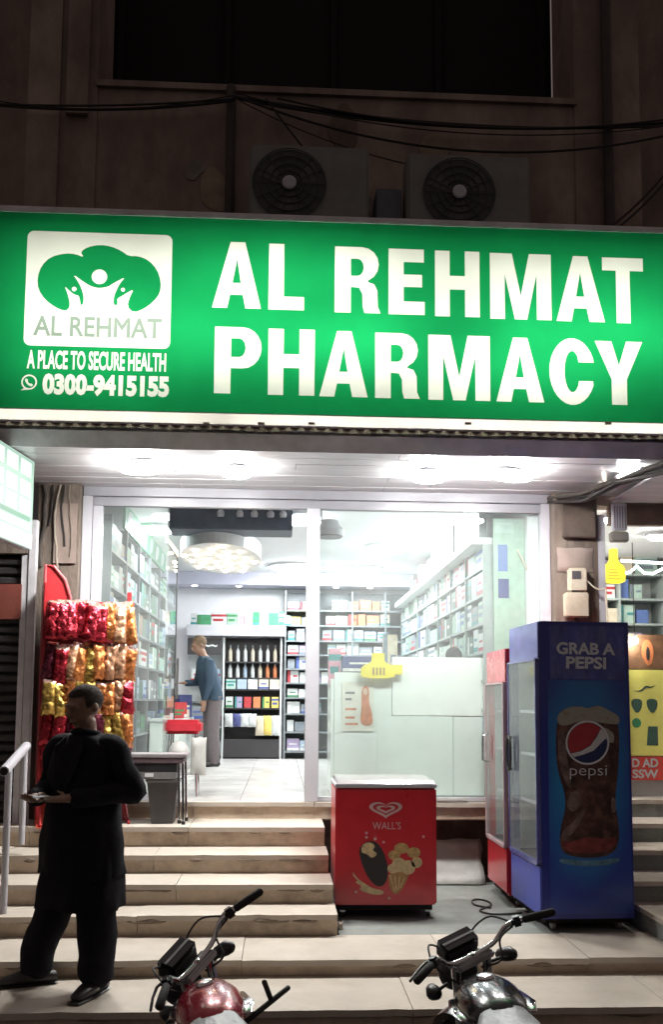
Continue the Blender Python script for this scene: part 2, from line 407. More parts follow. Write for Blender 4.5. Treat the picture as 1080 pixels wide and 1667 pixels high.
# core of the stair, well below the slabs
core = MB()
for i, (z, y) in enumerate(LV[:6]):
    core.span(-3.3, .35 if i > 1 else 3.4, y+.052, 8.46, STREET if i == 0 else LV[i-1][0]-.05, z-.038)
core.xf(Matrix.Translation(steps_off)).build('core', M_rubble, steps)
struct('platform', MB().span(.42, 2.55, 6.684, 9.3, .262, .292), M_conc)
# neighbour's steps at right
ns = thing('staircase', 'grey stone steps of the shop on the right, beside the blue cooler', 'steps', (3, 6.0, .2))
NL = [(.45, 6.0), (.60, 6.95), (.75, 7.4), (.90, 7.85), (1.05, 8.3)]
pz = .3
for i, (z, y) in enumerate(NL):
    yn = NL[i+1][1] if i < 4 else 9.0
    off = Vector((-3, -6.0, -.2))
    slab(2.56, 4.6, y-.02, yn+.02, z, .035, M_marble, 'tread', 300+i, .012, ns, off)
    MB().span(2.575, 4.6, y+.004, yn+.03, pz-.1, z-.037).xf(Matrix.Translation(off)).build('riser', M_conc, ns)
    pz = z
# void under the shop floor at right
struct('void_wall', MB().span(.37, 2.56, 8.95, 9.0, .25, .97), M_rubble)
bx('floor_edge_beam', M_riser, steps, .40, 2.5, 8.475-5.43, 8.62-5.43, .85-STREET, .972-STREET)
# ---- building
bld = thing('shop_building', 'dirty plastered building front above and around the pharmacy', 'building', (0, 8.5, STREET))
def bpart(name, m, x0, x1, y0, y1, z0, z1, bev=0.): return MB().span(x0, x1, y0-8.5, y1-8.5, z0-STREET, z1-STREET, bev).build(name, m, bld)
YF = 8.5
bpart('wall', M_plaster, -2.41, -1.78, YF, 9.2, 3.9, 10.5)
bpart('wall', M_plaster, 2.75, 3.37, YF, 9.2, 3.9, 10.5)
bpart('wall', M_plaster, -1.78, 2.75, YF+.02, 9.2, 3.9, 7.66)
bpart('sill', M_plaster, -1.80, 2.77, YF-.02, YF+.018, 7.60, 7.66)
bpart('pilaster', M_plaster, -2.06, -1.86, YF-.05, YF-.002, 7.3, 10.5)
bpart('pilaster', M_plaster, -2.41, -2.12, YF-.04, YF-.002, 3.9, 10.5)
bpart('pilaster', M_plaster, 3.08, 3.37, YF-.05, YF-.002, 3.9, 10.5)
bpart('side_wall', M_plaster, -5.0, -2.42, 9.25, 9.4, 3.9, 10.5)
bpart('side_wall', M_plaster, 3.38, 6.0, 9.25, 9.4, 3.9, 10.5)
bpart('inner_wall', M_dark, -1.9, 2.9, 9.75, 9.8, 7.5, 10.5)
win = bpart('window', M_dark, -1.78, 2.75, 9.62, 9.66, 7.67, 10.4)
for k in range(5):
    x = -1.78+4.53*k/4
    MB().span(x-.03, x+.03, 9.56-8.5, 9.61-8.5, 7.67-STREET, 10.4-STREET).build('mullion', M_dark, win)
bpart('canopy_roof', M_conc, -3.4, 4.2, 7.1, YF-.003, 5.42, 5.52)
r = random.Random(19)
for k in range(16):
    x, z = r.uniform(-2.2, 3.1), r.uniform(5.7, 7.5); s_ = r.uniform(.08, .34); 
    L = smooth_loop([(x+s_*r.uniform(.5, 1.1)*math.cos(t*PI/4), z+s_*r.uniform(.5, 1.5)*math.sin(t*PI/4)) for t in range(8)], 2)
    yw = (YF+.014 if -1.6 < x < 2.5 else YF-.004)
    if (-1.85 < x < -1.6) or (2.5 < x < 2.85) or x < -1.8 or x > 2.8: continue
    MB().prism([L], .006, lambda u, v, d: Vector((u, yw-.004+d-8.5, v-STREET))).build('plaster_patch', M_patch[k % 3], bld)
# left pillar / walls at ground floor
lp = MB(); lp.span(-2.15, -1.79, 8.36, 8.56, .87, 3.78)
lp.xf(Matrix.Translation((0, -8.5, -STREET))).build('pillar', M_pillar, bld)
bpart('pillar', M_pillar, 2.44, 2.83, 8.32, 8.62, .30, 3.78)
bpart('plaster_board', M_plaster, -2.0, -1.81, 8.335, 8.357, 3.07, 3.6)
# canopy: soffit boards, beam, corrugated edge, flashing
can = thing('canopy', 'shop canopy with glossy grey ceiling boards and a frayed sheet metal edge', 'canopy', (0, 7.06, 3.78))
def cpart(name, m, x0, x1, y0, y1, z0, z1, bev=0.): return MB().span(x0, x1, y0-7.06, y1-7.06, z0-3.78, z1-3.78, bev).build(name, m, can)
rows = 7
for r_ in range(rows):
    y0 = 7.14+r_*(8.49-7.14)/rows; y1 = y0+(8.49-7.14)/rows-.004
    cuts = [-2.6, -.9+.5*(r_ % 3), .9+.4*(r_ % 2), 3.4]
    for k in range(3):
        cpart('ceiling_board', M_pvc, cuts[k], cuts[k+1]-.003, y0, y1, 3.785+rnd.uniform(-.002, .002), 3.797, .003)
MB().add([(-2.9, -.02, .108), (3.8, -.02, .108), (3.8, .055, -.005), (-2.9, .055, -.005), (-2.9, .075, .108), (3.8, .075, .108), (3.8, .075, -.005), (-2.9, .075, -.005)], [(0, 1, 2, 3), (4, 5, 1, 0), (3, 2, 6, 7), (5, 4, 7, 6), (0, 3, 7, 4), (1, 5, 6, 2)]).build('beam', M_beam, can)
cpart('backing', M_beam, -2.9, 3.8, 7.11, 7.13, 3.891, 3.926)
co = MB(); NN = 340; prof = []
for i in range(NN+1):
    x = -2.9+6.7*i/NN; prof.append((x, 6.985+.016*math.sin(i*2*PI/5)))
v = []; f = []
for i, (x, y) in enumerate(prof):
    jag = .012*noise.noise(Vector((x*3, 0, 0)))+.006*math.sin(i*2*PI/5)
    v += [(x, y-7.06+.03, 3.94-3.78), (x, y-7.06-.015, 3.893-3.78+jag)]
for i in range(NN): f.append((2*i, 2*i+1, 2*i+3, 2*i+2))
co.add(v, f).build('corrugated_edge', M_corr, can)
for px in (188, 335, 425, 508, 765, 995):
    p = at(px, 686, 6.93); MB().box((p.x, -.075, p.z-3.78), (.05, .012, .018)).build('bracket', M_corr, can)

# ================================================================== THE SIGN
YS = 7.0
sign = thing('shop_sign', 'long green backlit pharmacy sign with big white letters and tree logo', 'sign', (0.4, YS, 4.03))
def sp(px, py): p = at(px, py, YS); return (p.x, p.z)
def fs(u, v, d): return Vector((u-.4, d, v-4.03))
SX0, SX1, SZ0, SZ1 = -2.9, 3.75, 4.03, 5.555
G = {
 'A': [[(0,0),(.36,1),(.66,1),(1,0),(.68,0),(.625,.2),(.365,.2),(.31,0)], [(.41,.38),(.5,.74),(.58,.38)]],
 'L': [[(0,0),(0,1),(.43,1),(.43,.2),(1,.2),(1,0)]],
 'E': [[(0,0),(0,1),(.98,1),(.98,.8),(.42,.8),(.42,.61),(.93,.61),(.93,.42),(.42,.42),(.42,.2),(1,.2),(1,0)]],
 'H': [[(0,0),(0,1),(.33,1),(.33,.62),(.67,.62),(.67,1),(1,1),(1,0),(.67,0),(.67,.41),(.33,.41),(.33,0)]],
 'M': [[(0,0),(0,1),(.36,1),(.5,.36),(.64,1),(1,1),(1,0),(.76,0),(.76,.68),(.60,0),(.40,0),(.24,.68),(.24,0)]],
 'T': [[(.33,0),(.33,.8),(0,.8),(0,1),(1,1),(1,.8),(.67,.8),(.67,0)]],
 'Y': [[(.34,0),(.34,.4),(0,1),(.35,1),(.5,.62),(.66,1),(1,1),(.66,.4),(.66,0)]],
 'P': [[(0,0),(0,1),(.6,1)]+[(.60+.40*math.sin(a), .69+.31*math.cos(a)) for a in [PI*k/10 for k in range(1,10)]]+[(.6,.38),(.35,.38),(.35,0)],
       [(.35,.55),(.53,.55)]+[(.53+.13*math.sin(a), .69-.14*math.cos(a)) for a in [PI*k/6 for k in range(1,6)]]+[(.53,.83),(.35,.83)]],
 'R': [[(0,0),(0,1),(.6,1)]+[(.60+.36*math.sin(a), .74+.26*math.cos(a)) for a in [PI*k/8 for k in range(1,8)]]+[(.72,.47),(.86,.44),(.93,.34),(.94,.1),(1,0),(.65,0),(.61,.1),(.60,.29),(.53,.38),(.35,.39),(.35,0)],
       [(.35,.56),(.50,.56)]+[(.50+.13*math.sin(a), .69-.13*math.cos(a)) for a in [PI*k/6 for k in range(1,6)]]+[(.50,.82),(.35,.82)]],
 'C': [[(.5+.5*math.cos(a), .5+.5*math.sin(a)) for a in [math.radians(t) for t in range(24,337,12)]]+[(.95,.36),(.64,.36)]+[(.5+.17*math.cos(a), .5+.31*math.sin(a)) for a in [math.radians(t) for t in range(318,41,-18)]]+[(.64,.64),(.97,.64)]],
}
rowsL = [([('A',345,425),('L',437,495),('R',545,620),('E',633,692),('H',709,782),('M',799,899),('A',907,986),('T',983,1050)], lambda x: 394+(x-385)*.0412, lambda x: 500.5+(x-385)*.039),
         ([('P',348,425),('H',436,512),('A',520,599),('R',611,684),('M',698,799),('A',809,887),('C',896,971),('Y',971,1049)], lambda x: 532.5+(x-385)*.0375, lambda x: 640+(x-385)*.029)]
holes = []; sheets = []
for row, ft, fb in rowsL:
    for ch, xa, xb in row:
        xm = (xa+xb)/2; X0, Zb = sp(xa, fb(xm)); X1, _ = sp(xb, fb(xm)); _, Zt = sp(xm, ft(xm))
        if ch == 'C': Zb -= .012; Zt += .012
        L = [[(X0+p[0]*(X1-X0), Zb+p[1]*(Zt-Zb)) for p in lp_] for lp_ in G[ch]]
        holes += L; sheets.append((L, max(p[0] for p in L[0])))
        MB().prism(L, 0, fs).build('letter', M_white, sign)
def block(body, px0, px1, pyt, pyb, bold, sx=1):
    L = text_loops(body, 1, bold, sx); X0, Z0 = sp(px0, pyb); X1, _ = sp(px1, pyb); _, Z1 = sp((px0+px1)/2, pyt)
    return fit(L, X0, X1, Z0, Z1)
t1 = block('A PLACE TO SECURE HEALTH', 43, 270, 572, 600, .03)
t2 = block('0300-9415155', 68, 275, 610, 643, .055)
for L in (t1, t2):
    holes += L; MB().prism(L, 0, fs).build('lettering', M_white, sign)
cx, cz = sp(47, 622); Rr_ = .058
ph = [ell(cx, cz, Rr_)[:19]+[(cx-Rr_*1.02, cz-Rr_*1.1)]+ell(cx, cz, Rr_)[21:], ell(cx, cz, Rr_*.80),
      smooth_loop([(cx-.024, cz+.030), (cx-.006, cz+.018), (cx-.012, cz+.004), (cx+.006, cz-.014), (cx+.018, cz-.008), (cx+.032, cz-.024), (cx+.014, cz-.036), (cx-.016, cz-.016), (cx-.034, cz+.014)], 2)]
holes += ph; MB().prism(ph, 0, fs).build('phone_icon', M_white, sign)
# logo plate
x0, z0 = sp(37.5, 562); x1, z1 = sp(281, 383)
plate = rrect(x0, x1, z0, z1, .05)
holes.append(plate)
def lg(u, v):                            # crop coordinates of the logo in the photo (3.6 px per photo px)
    X, Z = sp(20+u/3.6, 360+v/3.6); return (X, Z)
tree = [(300,525),(250,505),(190,460),(150,400),(145,330),(170,260),(225,208),(310,188),(370,193),(420,213),(398,180),(440,152),(510,138),(580,148),(640,175),(680,205),(740,205),(800,230),(850,285),(872,360),(866,420),(830,470),(770,515),(710,537),(672,500),(690,440),(712,400),(680,415),(640,440),(612,455),(618,480),(608,495),(592,488),(595,440),(612,400),(630,365),(665,325),(590,365),(560,385),(510,393),(470,385),(430,365),(352,308),(385,355),(405,395),(418,440),(415,485),(400,495),(395,460),(388,435),(365,432),(335,410),(304,378),(325,430),(338,490),(325,520)]
tree = smooth_loop([lg(*p) for p in tree], 1)
def circ(u, v, r): 
    a = lg(u, v); b = lg(u+r, v); return ell(a[0], a[1], b[0]-a[0], n=20)
heads = [circ(510, 326, 46)]
kids = [circ(362, 398, 14), circ(648, 402, 12)]
heads += kids
lt = block('AL REHMAT', 53, 263, 516, 546, .022)
MB().prism([plate, tree]+lt, 0, fs).build('logo_plate', M_white, sign)
MB().prism([tree]+heads, 0, fs).build('logo_tree', M_green, sign)
MB().prism(heads, 0, fs).build('logo_head', M_white, sign)
MB().prism(lt, 0, fs).build('logo_lettering', M_greentx, sign)
MB().prism([[(SX0, SZ0), (SX1, SZ0), (SX1, SZ1), (SX0, SZ1)]]+holes, 0, fs).build('green_sheet', M_green, sign)
bxs = MB()
MB().span(SX0-.4, SX1-.4, .004, .299, -.001, .003).build('light_baffle', M_inner, sign)  # unseen baffle added to keep the strip light off the green sheet
bxs.span(SX0-.4, SX1-.4, .30, .32, -.085, SZ1-4.03).build('back_panel', M_inner, sign)
for nm, a in (('frame', (SX0-.4-.03, SX1-.4+.03, -.02, .32, SZ1-4.03+.001, SZ1-4.03+.04)), ('frame', (SX0-.4-.03, SX1-.4+.03, -.005, .32, -.10, -.087)),
              ('frame', (SX0-.43, SX0-.401, -.019, .32, -.085, SZ1-4.03)), ('frame', (SX1-.399, SX1-.37, -.019, .32, -.085, SZ1-4.03))):
    MB().span(*a).build(nm, M_beam, sign)
st_ = [(SX0+(SX1-SX0)*k/90, 4.028) for k in range(91)]; st_ += [(x, 3.948+.006*noise.noise(Vector((x*2.3, 1, 0)))) for x, _ in st_[::-1]]
MB().prism([st_], 0, fs).build('lower_strip', M_strip, sign)
MB().span(SX0-.4, SX1-.4, -.006, .0, -.004, .002).build('seam', M_beam, sign)
def backlight(x, z, ln, power, vert=False, size=.06):
    l = bpy.data.lights.new('sign_backlight', 'AREA'); l.shape = 'RECTANGLE'; l.energy = power; l.color = (1, .98, .93)
    l.size, l.size_y = (size, ln) if vert else (ln, size)
    o = bpy.data.objects.new('sign_backlight', l); C.objects.link(o); o.location = (x, YS+(.27 if z > 4.1 else .2), z); o.rotation_euler = (PI/2 if z > 4.1 else -PI/2, 0, 0)
for x, z, ln, p in ((-1.35, 4.78, 1.3, .55), (-.3, 4.62, 1.2, .68), (-.25, 5.12, .9, .36), (.5, 4.62, .8, .65), (.40, 5.1, .5, .2), (1.5, 4.5, .9, .3), (2.3, 4.75, 1.2, .8), (2.0, 4.42, .8, .35), (3.2, 4.7, .8, .4), (-1.5, 4.35, 1.0, .3),
                    (.55, 4.8, 5.6, 4.6), (-1.6, 3.985, 2.2, .2), (.6, 3.985, 2.0, .2), (2.6, 3.985, 2.0, .2)):  # wide fill light added to even out the sheet, then strip lights
    backlight(x, z, ln, p*P_SIGN, size=.03 if z < 4.1 else (1.05 if ln > 5 else .14))
# ================================================================== SHOP FRONT
sf = thing('glass_storefront', 'white aluminium shop front with glass panes and an open doorway', 'shop front', (0.3, 8.5, 1.01))
def sfp(name, m, x0, x1, y0, y1, z0, z1, bev=.004, par=sf): return MB().span(x0-.3, x1-.3, y0-8.5, y1-8.5, z0-1.01, z1-1.01, bev).build(name, m, par)
sfp('header', M_hdr, -1.78, 2.44, 8.45, 8.55, 3.70, 3.783)
sfp('header', M_hdr, -1.70, 2.35, 8.47, 8.54, 3.615, 3.695)
sfp('jamb', M_alu, -1.785, -1.70, 8.45, 8.55, 1.012, 3.698)
sfp('jamb', M_alu, -1.695, -1.61, 8.47, 8.53, 1.012, 3.613)
sfp('jamb', M_alu, 2.352, 2.435, 8.45, 8.55, 1.012, 3.698)
sfp('post', M_alu, .215, .335, 8.43, 8.55, 1.012, 3.612)
sfp('bottom_rail', M_alu, -1.608, -1.02, 8.48, 8.53, 1.012, 1.09)
sfp('bottom_rail', M_alu, .337, 2.35, 8.48, 8.53, 1.012, 1.05)
sfp('pane', M_glass, -1.606, -1.02, 8.50, 8.508, 1.092, 3.613, 0)
sfp('pane', M_glass, .338, 2.35, 8.50, 8.508, 1.052, 3.613, 0)
door = sfp('door', M_glass, -1.05, -1.042, 8.56, 9.42, 1.03, 3.3, 0)
sfp('door_edge', M_shelfd, -1.055, -1.037, 9.422, 9.437, 1.03, 3.3, 0, door)
sfp('door_rail', M_steel, -1.058, -1.034, 8.56, 9.42, 3.302, 3.36, 0, door)
sfp('handle', M_chrome, -1.02, -.995, 9.3, 9.33, 1.9, 2.3, .008, door)
# ================================================================== SHOP INTERIOR
YB = 15.25
fl_ = struct('shop_floor', MB().span(-2.4, 2.7, 8.475, YB+.3, .93, .99), M_grout)
TS = .6
for i in range(8):
    for j in range(12):
        x = -2.15+i*TS; y = 8.49+j*TS
        if y+TS > YB+.2: continue
        MB().span(x, x+TS-.005, y, y+TS-.005, .99, 1.009+rnd.uniform(0, .0012)).build('tile', M_tile, fl_)
struct('shop_ceiling', MB().span(-2.4, 2.7, 8.56, YB+.3, 3.90, 3.98), M_ceil)
struct('left_wall', MB().span(-2.4, -2.0, 8.57, YB+.3, .99, 3.898), M_wall)
struct('right_wall', MB().span(2.26, 2.43, 8.57, YB+.3, .99, 3.898), M_wall)
struct('back_wall', MB().span(-1.998, 2.258, YB+.05, YB+.3, .99, 3.898), M_wall)
struct('bulkhead', MB().span(-1.99, 2.25, 14.75, YB+.04, 3.70, 3.897), mat('bulkhead_lavender', (.50, .50, .60), .6, var=.05))
bd = thing('ceiling_beam', 'dark slate beam under the shop ceiling just inside the door', 'beam', (-.55, 10.05, 3.6))
MB().span(-.65, .65, -.2, .25, .07, .297, .01).build('beam_body', M_duct, bd)
for k, x in enumerate((-.1, .1, .25, .42, .55)):
    MB().lathe([(.035, 0), (.04, .04), (.02, .07)], (x, -.23, .20), 10).build('reflected_spot', M_alu, bd)  # white knobs stand in for lamp reflections on the beam
# oval drop ceiling with warm spots
dc = thing('drop_ceiling', 'oval white drop ceiling dotted with warm spotlights, left inside the shop', 'ceiling panel', (-.72, 11.2, 3.50))
MB().prism([ell(0, 0, .47, 1.2, 48)], .16, lambda u, v, d: Vector((u, v, .05+d))).build('panel', M_ceil, dc)
M_spot = emit('warm_spot', (1, .80, .50), L_SPOT)
for k in range(26):
    a = k*2.399; r = math.sqrt((k+.5)/26)*.9
    s_ = MB().lathe([(.026, .03), (.028, .049)], (r*.47*math.cos(a), r*1.2*math.sin(a), 0), 10).build('spotlight', M_spot, dc)
# ceiling lamps inside
M_lamp = emit('cool_lamp', (.93, .97, 1), L_SHOP)
def shop_lamp(x, y, r, label, z=3.86, g='bright ceiling lamps inside the pharmacy'):
    t = thing('ceiling_lamp', label, 'lamp', (x, y, z), 0, g)
    MB().lathe([(r*1.12, .038), (r*1.15, .01), (r, 0)], n=24).build('ring', M_ceil, t)
    MB().lathe([(r*.96, -.001), (r*.9, -.03), (r*.5, -.05)], n=24).build('diffuser', M_lamp, t, True)
for px, py, lab, r in ((480, 925, 'glaring round ceiling lamp close to the white door post', .34), (592, 928, 'bright round ceiling lamp deep in the shop above the back shelves', .26),
                       (634, 893, 'bright round ceiling lamp nearer the right shelves', .26), (482, 845, 'bright ceiling lamp just left of the door post top', .22), (255, 862, 'bright ceiling lamp above the left shelves', .2)):
    d = at(px, py, 10)-CAM; p = CAM+d*((3.86-CAMZ)/d.z); shop_lamp(p.x, min(p.y, 14.3), r, lab)
M_dl = emit('downlight_glow', (.95, .95, 1), 14)
for k, (px, py) in enumerate(((317, 962), (389, 965), (547, 968), (602, 968))):
    p = at(px, py, 14.9); t = thing('downlight', ['small recessed downlight above the man in blue', 'small recessed downlight above the black display rack', 'small recessed downlight above the yellow carton', 'small recessed downlight above the orange cartons'][k], 'lamp', (p.x, 14.85, 3.69), 0, 'small downlights along the back wall')
    MB().lathe([(.06, .009), (.065, -.003), (.05, -.004)], n=14).build('ring', M_alu, t); MB().lathe([(.048, -.005), (.03, -.012)], n=14).build('bulb', M_dl, t)
# hanging dome at the post
p = at(536, 868, 9.6); t = thing('security_camera', 'white drum camera hanging by the door post under the shop ceiling', 'camera', (p.x, 9.6, p.z))
MB().cyl((-.10, 0, .1), (-.10, 0, 3.9-p.z), .03).build('stem', M_alu, t); MB().lathe([(.15, -.03), (.16, .03), (.11, .08), (.09, .13)], n=24).build('housing', M_alu, t, True)
MB().lathe([(.13, -.045), (.135, -.031)], n=24).build('lens_cover', M_grey, t); MB().box((-.07, 0, .11), (.12, .05, .03)).build('arm', M_alu, t)

# ---- goods
GOODS = {'white': (.52, .54, .54), 'pale green': (.30, .42, .34), 'mint': (.36, .48, .43), 'pale blue': (.32, .40, .50), 'grey': (.20, .22, .24), 'lilac': (.34, .28, .42), 'blue': (.09, .15, .36),
         'orange': (.55, .19, .08), 'yellow': (.62, .48, .12), 'green': (.05, .26, .12), 'red': (.42, .04, .045), 'pink': (.52, .28, .34), 'black': (.03, .03, .035), 'dark green': (.06, .12, .09), 'cream': (.52, .46, .36), 'navy': (.05, .06, .18), 'brown': (.20, .12, .07)}
GM = {k: mat('goods_'+k.replace(' ', '_'), v, .45, var=.14, scale=14) for k, v in GOODS.items()}
LABS = [mat('goods_band_'+n, c, .5, var=.25, scale=30) for n, c in (('slate', (.16, .20, .24)), ('teal', (.05, .22, .22)), ('blue', (.06, .10, .30)), ('red', (.34, .03, .04)), ('pale', (.62, .62, .60)), ('green', (.05, .20, .08)))]
M_lab = mat('goods_print', (.72, .72, .70), .5, var=.2, scale=30); M_lab2 = mat('goods_dark_print', (.40, .47, .50), .5, var=.3, scale=30)
MESHC = {}
def carton(col, w_, d_, h_, x, y, z, rz, label, group, lab=None):
    if lab is None: lab = rnd.random() < .8
    lv = rnd.randint(0, 17) if lab else 0
    key = (col, round(w_, 2), round(d_, 2), round(h_, 2), lab, lv)
    if key not in MESHC:
        mb = MB().box((0, 0, h_/2), (w_, d_, h_), None, .003)
        me_o = mb.build('carton', GM[col]); me = me_o.data
        if lab:
            me.materials.append(LABS[lv % 6])
            bm = bmesh.new(); bm.from_mesh(me)
            y0 = -d_/2-.0015
            for (a, b, c, d) in (((-.5, .5, .66, .84), (-.36, .30, .30, .50)), ((-.5, .5, .04, .24), (-.3, .3, .5, .62)), ((-.5, -.22, .0, 1), (0, .4, .45, .6)))[lv // 6]:
                vs = [bm.verts.new((a*w_, y0, c*h_)), bm.verts.new((b*w_, y0, c*h_)), bm.verts.new((b*w_, y0, d*h_)), bm.verts.new((a*w_, y0, d*h_))]
                fc = bm.faces.new(vs); fc.material_index = 1
            bm.to_mesh(me); bm.free()
        MESHC[key] = me; o = me_o
    else:
        o = bpy.data.objects.new('carton', MESHC[key]); C.objects.link(o)
    o.location = (x, y, z); o.rotation_euler = (0, 0, rz)
    return tag(o, label, 'carton', group)
def bottle(col, r, h, x, y, z, label, group, capc='white'):
    key = ('b', col, round(r, 3), round(h, 2), capc)
    if key not in MESHC:
        MESHC[key] = (MB().lathe([(r*.9, 0), (r, .01), (r, h*.62), (r*.45, h*.78), (r*.4, h*.82)], n=10), MB().lathe([(r*.5, h*.82), (r*.5, h), (r*.45, h)], n=10))
        a, b = MESHC[key]; t = thing('bottle', label, 'bottle', (x, y, z), 0, group)
        o1 = a.build('body', GM[col], t, True); o2 = b.build('cap', GM[capc], t, True); MESHC[key] = (o1.data, o2.data); return t
    a, b = MESHC[key]; t = thing('bottle', label, 'bottle', (x, y, z), 0, group)
    for nm, me in (('body', a), ('cap', b)):
        o = bpy.data.objects.new(nm, me); C.objects.link(o); o.parent = t
    return t
def shelf_unit(label, loc, rz, W, D, levels, H, m, back=None, div=None, th=.025, bm=None):
    t = thing('shelf_unit', label, 'shelf', loc, rz)
    for z in levels: MB().span(0, W, -D, 0, z-th, z).build('shelf', m, t)
    n = max(1, round(W/(div or 1.0)))
    for k in range(n+1):
        x = W*k/n; MB().span(x-.012, x+.012, -D-.004, 0, 0, H).build('upright', m, t)
    MB().span(0, W, .004, .02, 0, H).build('back_panel', bm or back or M_shelfw, t)
    return t
def pick(r, ws): 
    tot = sum(w for _, w in ws); k = r.random()*tot
    for c, w_ in ws:
        k -= w_
        if k <= 0: return c
    return ws[-1][0]
# left wall shelves: front faces +X; local x runs along -Y
lev = [.10, .50, .90, 1.28, 1.62, 1.96, 2.30]
LS = shelf_unit('long grey shelves of medicines along the left wall of the shop', (-1.97, 8.95, 1.01), PI/2, 5.4, .36, lev, 2.62, M_shelf, div=.9, bm=GM['dark green'])
r = random.Random(3)
for li, z in enumerate(lev):
    if li == 0: continue
    y = 9.0; q = -1
    while y < 14.2:
        q += 1
        big = r.uniform(.18, .34)*(1 if y < 11 else 1.5); col = pick(r, [('white', 3), ('pale green', 2.2), ('mint', 1.2), ('pale blue', 2), ('grey', 2.4), ('lilac', 1.2), ('green', .6), ('pink', .7), ('dark green', 1.8), ('blue', .5), ('brown', .6), ('cream', .8)])
        h = r.uniform(.15, .30); gp = r.uniform(.002, .025)
        lab = f'{col} pack, {NTH(q)} from the street on the left wall\'s {ORD[li]} shelf'
        carton(col, big, .16, h, -1.97+.36-.10, y+big/2, 1.01+z, PI/2, lab, 'medicine packs on the left wall shelves')
        y += big+gp
# display over the left shelves: green toned poster panels
gp_ = thing('wall_poster', 'tall green advertising panel above the left wall shelves', 'poster', (-1.64, 9.7, 3.66))
MB().span(0, .03, 0, 3.4, -.02, .235).build('board', GM['green'], gp_)
for k in range(6): MB().prism([smooth_loop([(.1+k*.55, 0), (.35+k*.55, .02), (.5+k*.55, .2), (.2+k*.55, .21)], 2)], 0, lambda u, v, d: Vector((.033, u, v))).build('print', GM['mint' if k % 2 else 'white'], gp_)
for k in range(3): MB().span(-.3, .01, .2+k*1.4, .24+k*1.4, -.05, -.021).build('bracket', M_shelf, gp_)
# right wall: ledge, lit cabinets, shelves
rlev = [.55, .82, 1.09, 1.36, 1.63, 1.90, 2.16]
RS = shelf_unit('tall shelves of medicines along the right wall under the white ledge', (2.25, 14.9, 1.01), -PI/2, 6.1, .36, rlev, 2.36, M_shelfg, div=.87, bm=GM['dark green'])
bx('ledge', M_shelfw, RS, 0, 6.1, -.47, -.0, 2.365, 2.43)
r = random.Random(11)
for li, z in enumerate(rlev):
    y = 8.88; q = -1
    while y < 14.6:
        q += 1
        big = r.uniform(.18, .36)*(1 if y < 11.5 else 1.6); col = pick(r, [('white', 3), ('mint', 2), ('pale green', 2.6), ('pale blue', 1.6), ('grey', 2.6), ('dark green', 1.8), ('cream', .8), ('green', .5), ('red', .15)])
        h = r.uniform(.15, .235)
        carton(col, big, .15, h, 2.25-.36+.09, y+big/2, 1.01+z, -PI/2, f'{col} pack, {NTH(q)} from the street on the right wall\'s {ORD[li]} shelf', 'medicine packs on the right wall shelves')
        y += big+r.uniform(.005, .03)
M_cab = emit('lit_cabinet', (.95, 1, .98), L_CABINET)
for k, (ya, yb) in enumerate(((9.0, 10.25), (10.4, 11.9))):
    t = thing('lit_cabinet', ['glowing white wall cabinet on the right ledge, nearer the street', 'glowing white wall cabinet on the right ledge, farther inside'][k], 'cabinet', (1.92, (ya+yb)/2, 3.445), 0, 'lit cabinets above the right shelves')
    h = (yb-ya)/2
    MB().span(-.02, .05, -h, h, 0, .45).build('frame', M_shelf, t); MB().span(-.03, -.022, -h+.03, h-.03, .02, .43).build('lit_panel', M_cab, t)
for k, y in enumerate((12.15, 12.6, 13.0, 13.4, 13.8)):
    carton(('white', 'mint', 'white', 'red', 'white')[k], .3, .2, (.3, .22, .34, .2, .3)[k], 2.0, y, 3.441, -PI/2, f'{("white","mint","white","red","white")[k]} carton on the right ledge, {ORDN[k]} beyond the lit cabinets', 'cartons on the right ledge')
# near right end: green side panel with blue pack posters and cable
ge = thing('green_panel', 'green panel beside the right jamb just behind the glass', 'panel', (2.10, 8.66, 1.1))
MB().span(-.14, .15, 0, .02, .5, 2.5).build('board', GM['pale green'], ge)
MB().span(-.10, -.01, -.004, -.001, 2.0, 2.25).build('print', GM['blue'], ge); MB().span(-.10, .0, -.004, -.001, 1.75, 1.93).build('print', GM['navy'], ge)
MB().span(-.12, .05, -.004, -.001, 2.36, 2.46).build('print', GM['mint'], ge)
p0 = at(843, 895, 8.6); p1 = at(888, 985, 8.6)
tag(MB().limb([p0, p1], .008, 6).build('wire', GM['cream']), 'pale wire slanting down behind the right glass pane', 'cable')
# back wall: gondola black rack
BR = thing('display_rack', 'black display rack of bottles and packets on the back wall', 'rack', (-.45, 15.2, 1.01))
MB().span(-.46, .46, -.02, 0, 0, 1.88).build('back_panel', M_shelfd, BR); MB().span(-.46, -.435, -.32, -.021, 0, 1.88).build('side_panel', M_shelfw, BR); MB().span(.435, .46, -.32, -.021, 0, 1.88).build('side_panel', M_shelfw, BR)
for z in (.02, .62, .78, 1.07, 1.25, 1.50): MB().span(-.434, .434, -.3, -.021, z-.02, z).build('shelf', M_shelfd, BR)
MB().span(-.434, .434, -.3, -.28, 0, .30).build('plinth', M_shelfd, BR)
for k in range(7):
    x = -.80+k*.117
    bottle('white' if k % 3 else 'cream', .03, .26, x, 15.0, 2.512, f'pale tall bottle, {ORDN[k]} from the left in the top row of the black rack', 'tall bottles in the black rack', 'grey')
    c2 = ('white', 'white', 'pale blue', 'white', 'cream', 'orange', 'orange')[k]
    bottle(c2, .032, .235, x, 15.0, 2.262, f'{c2} tall bottle, {ORDN[k]} from the left in the second row of the black rack', 'tall bottles in the black rack', 'grey')
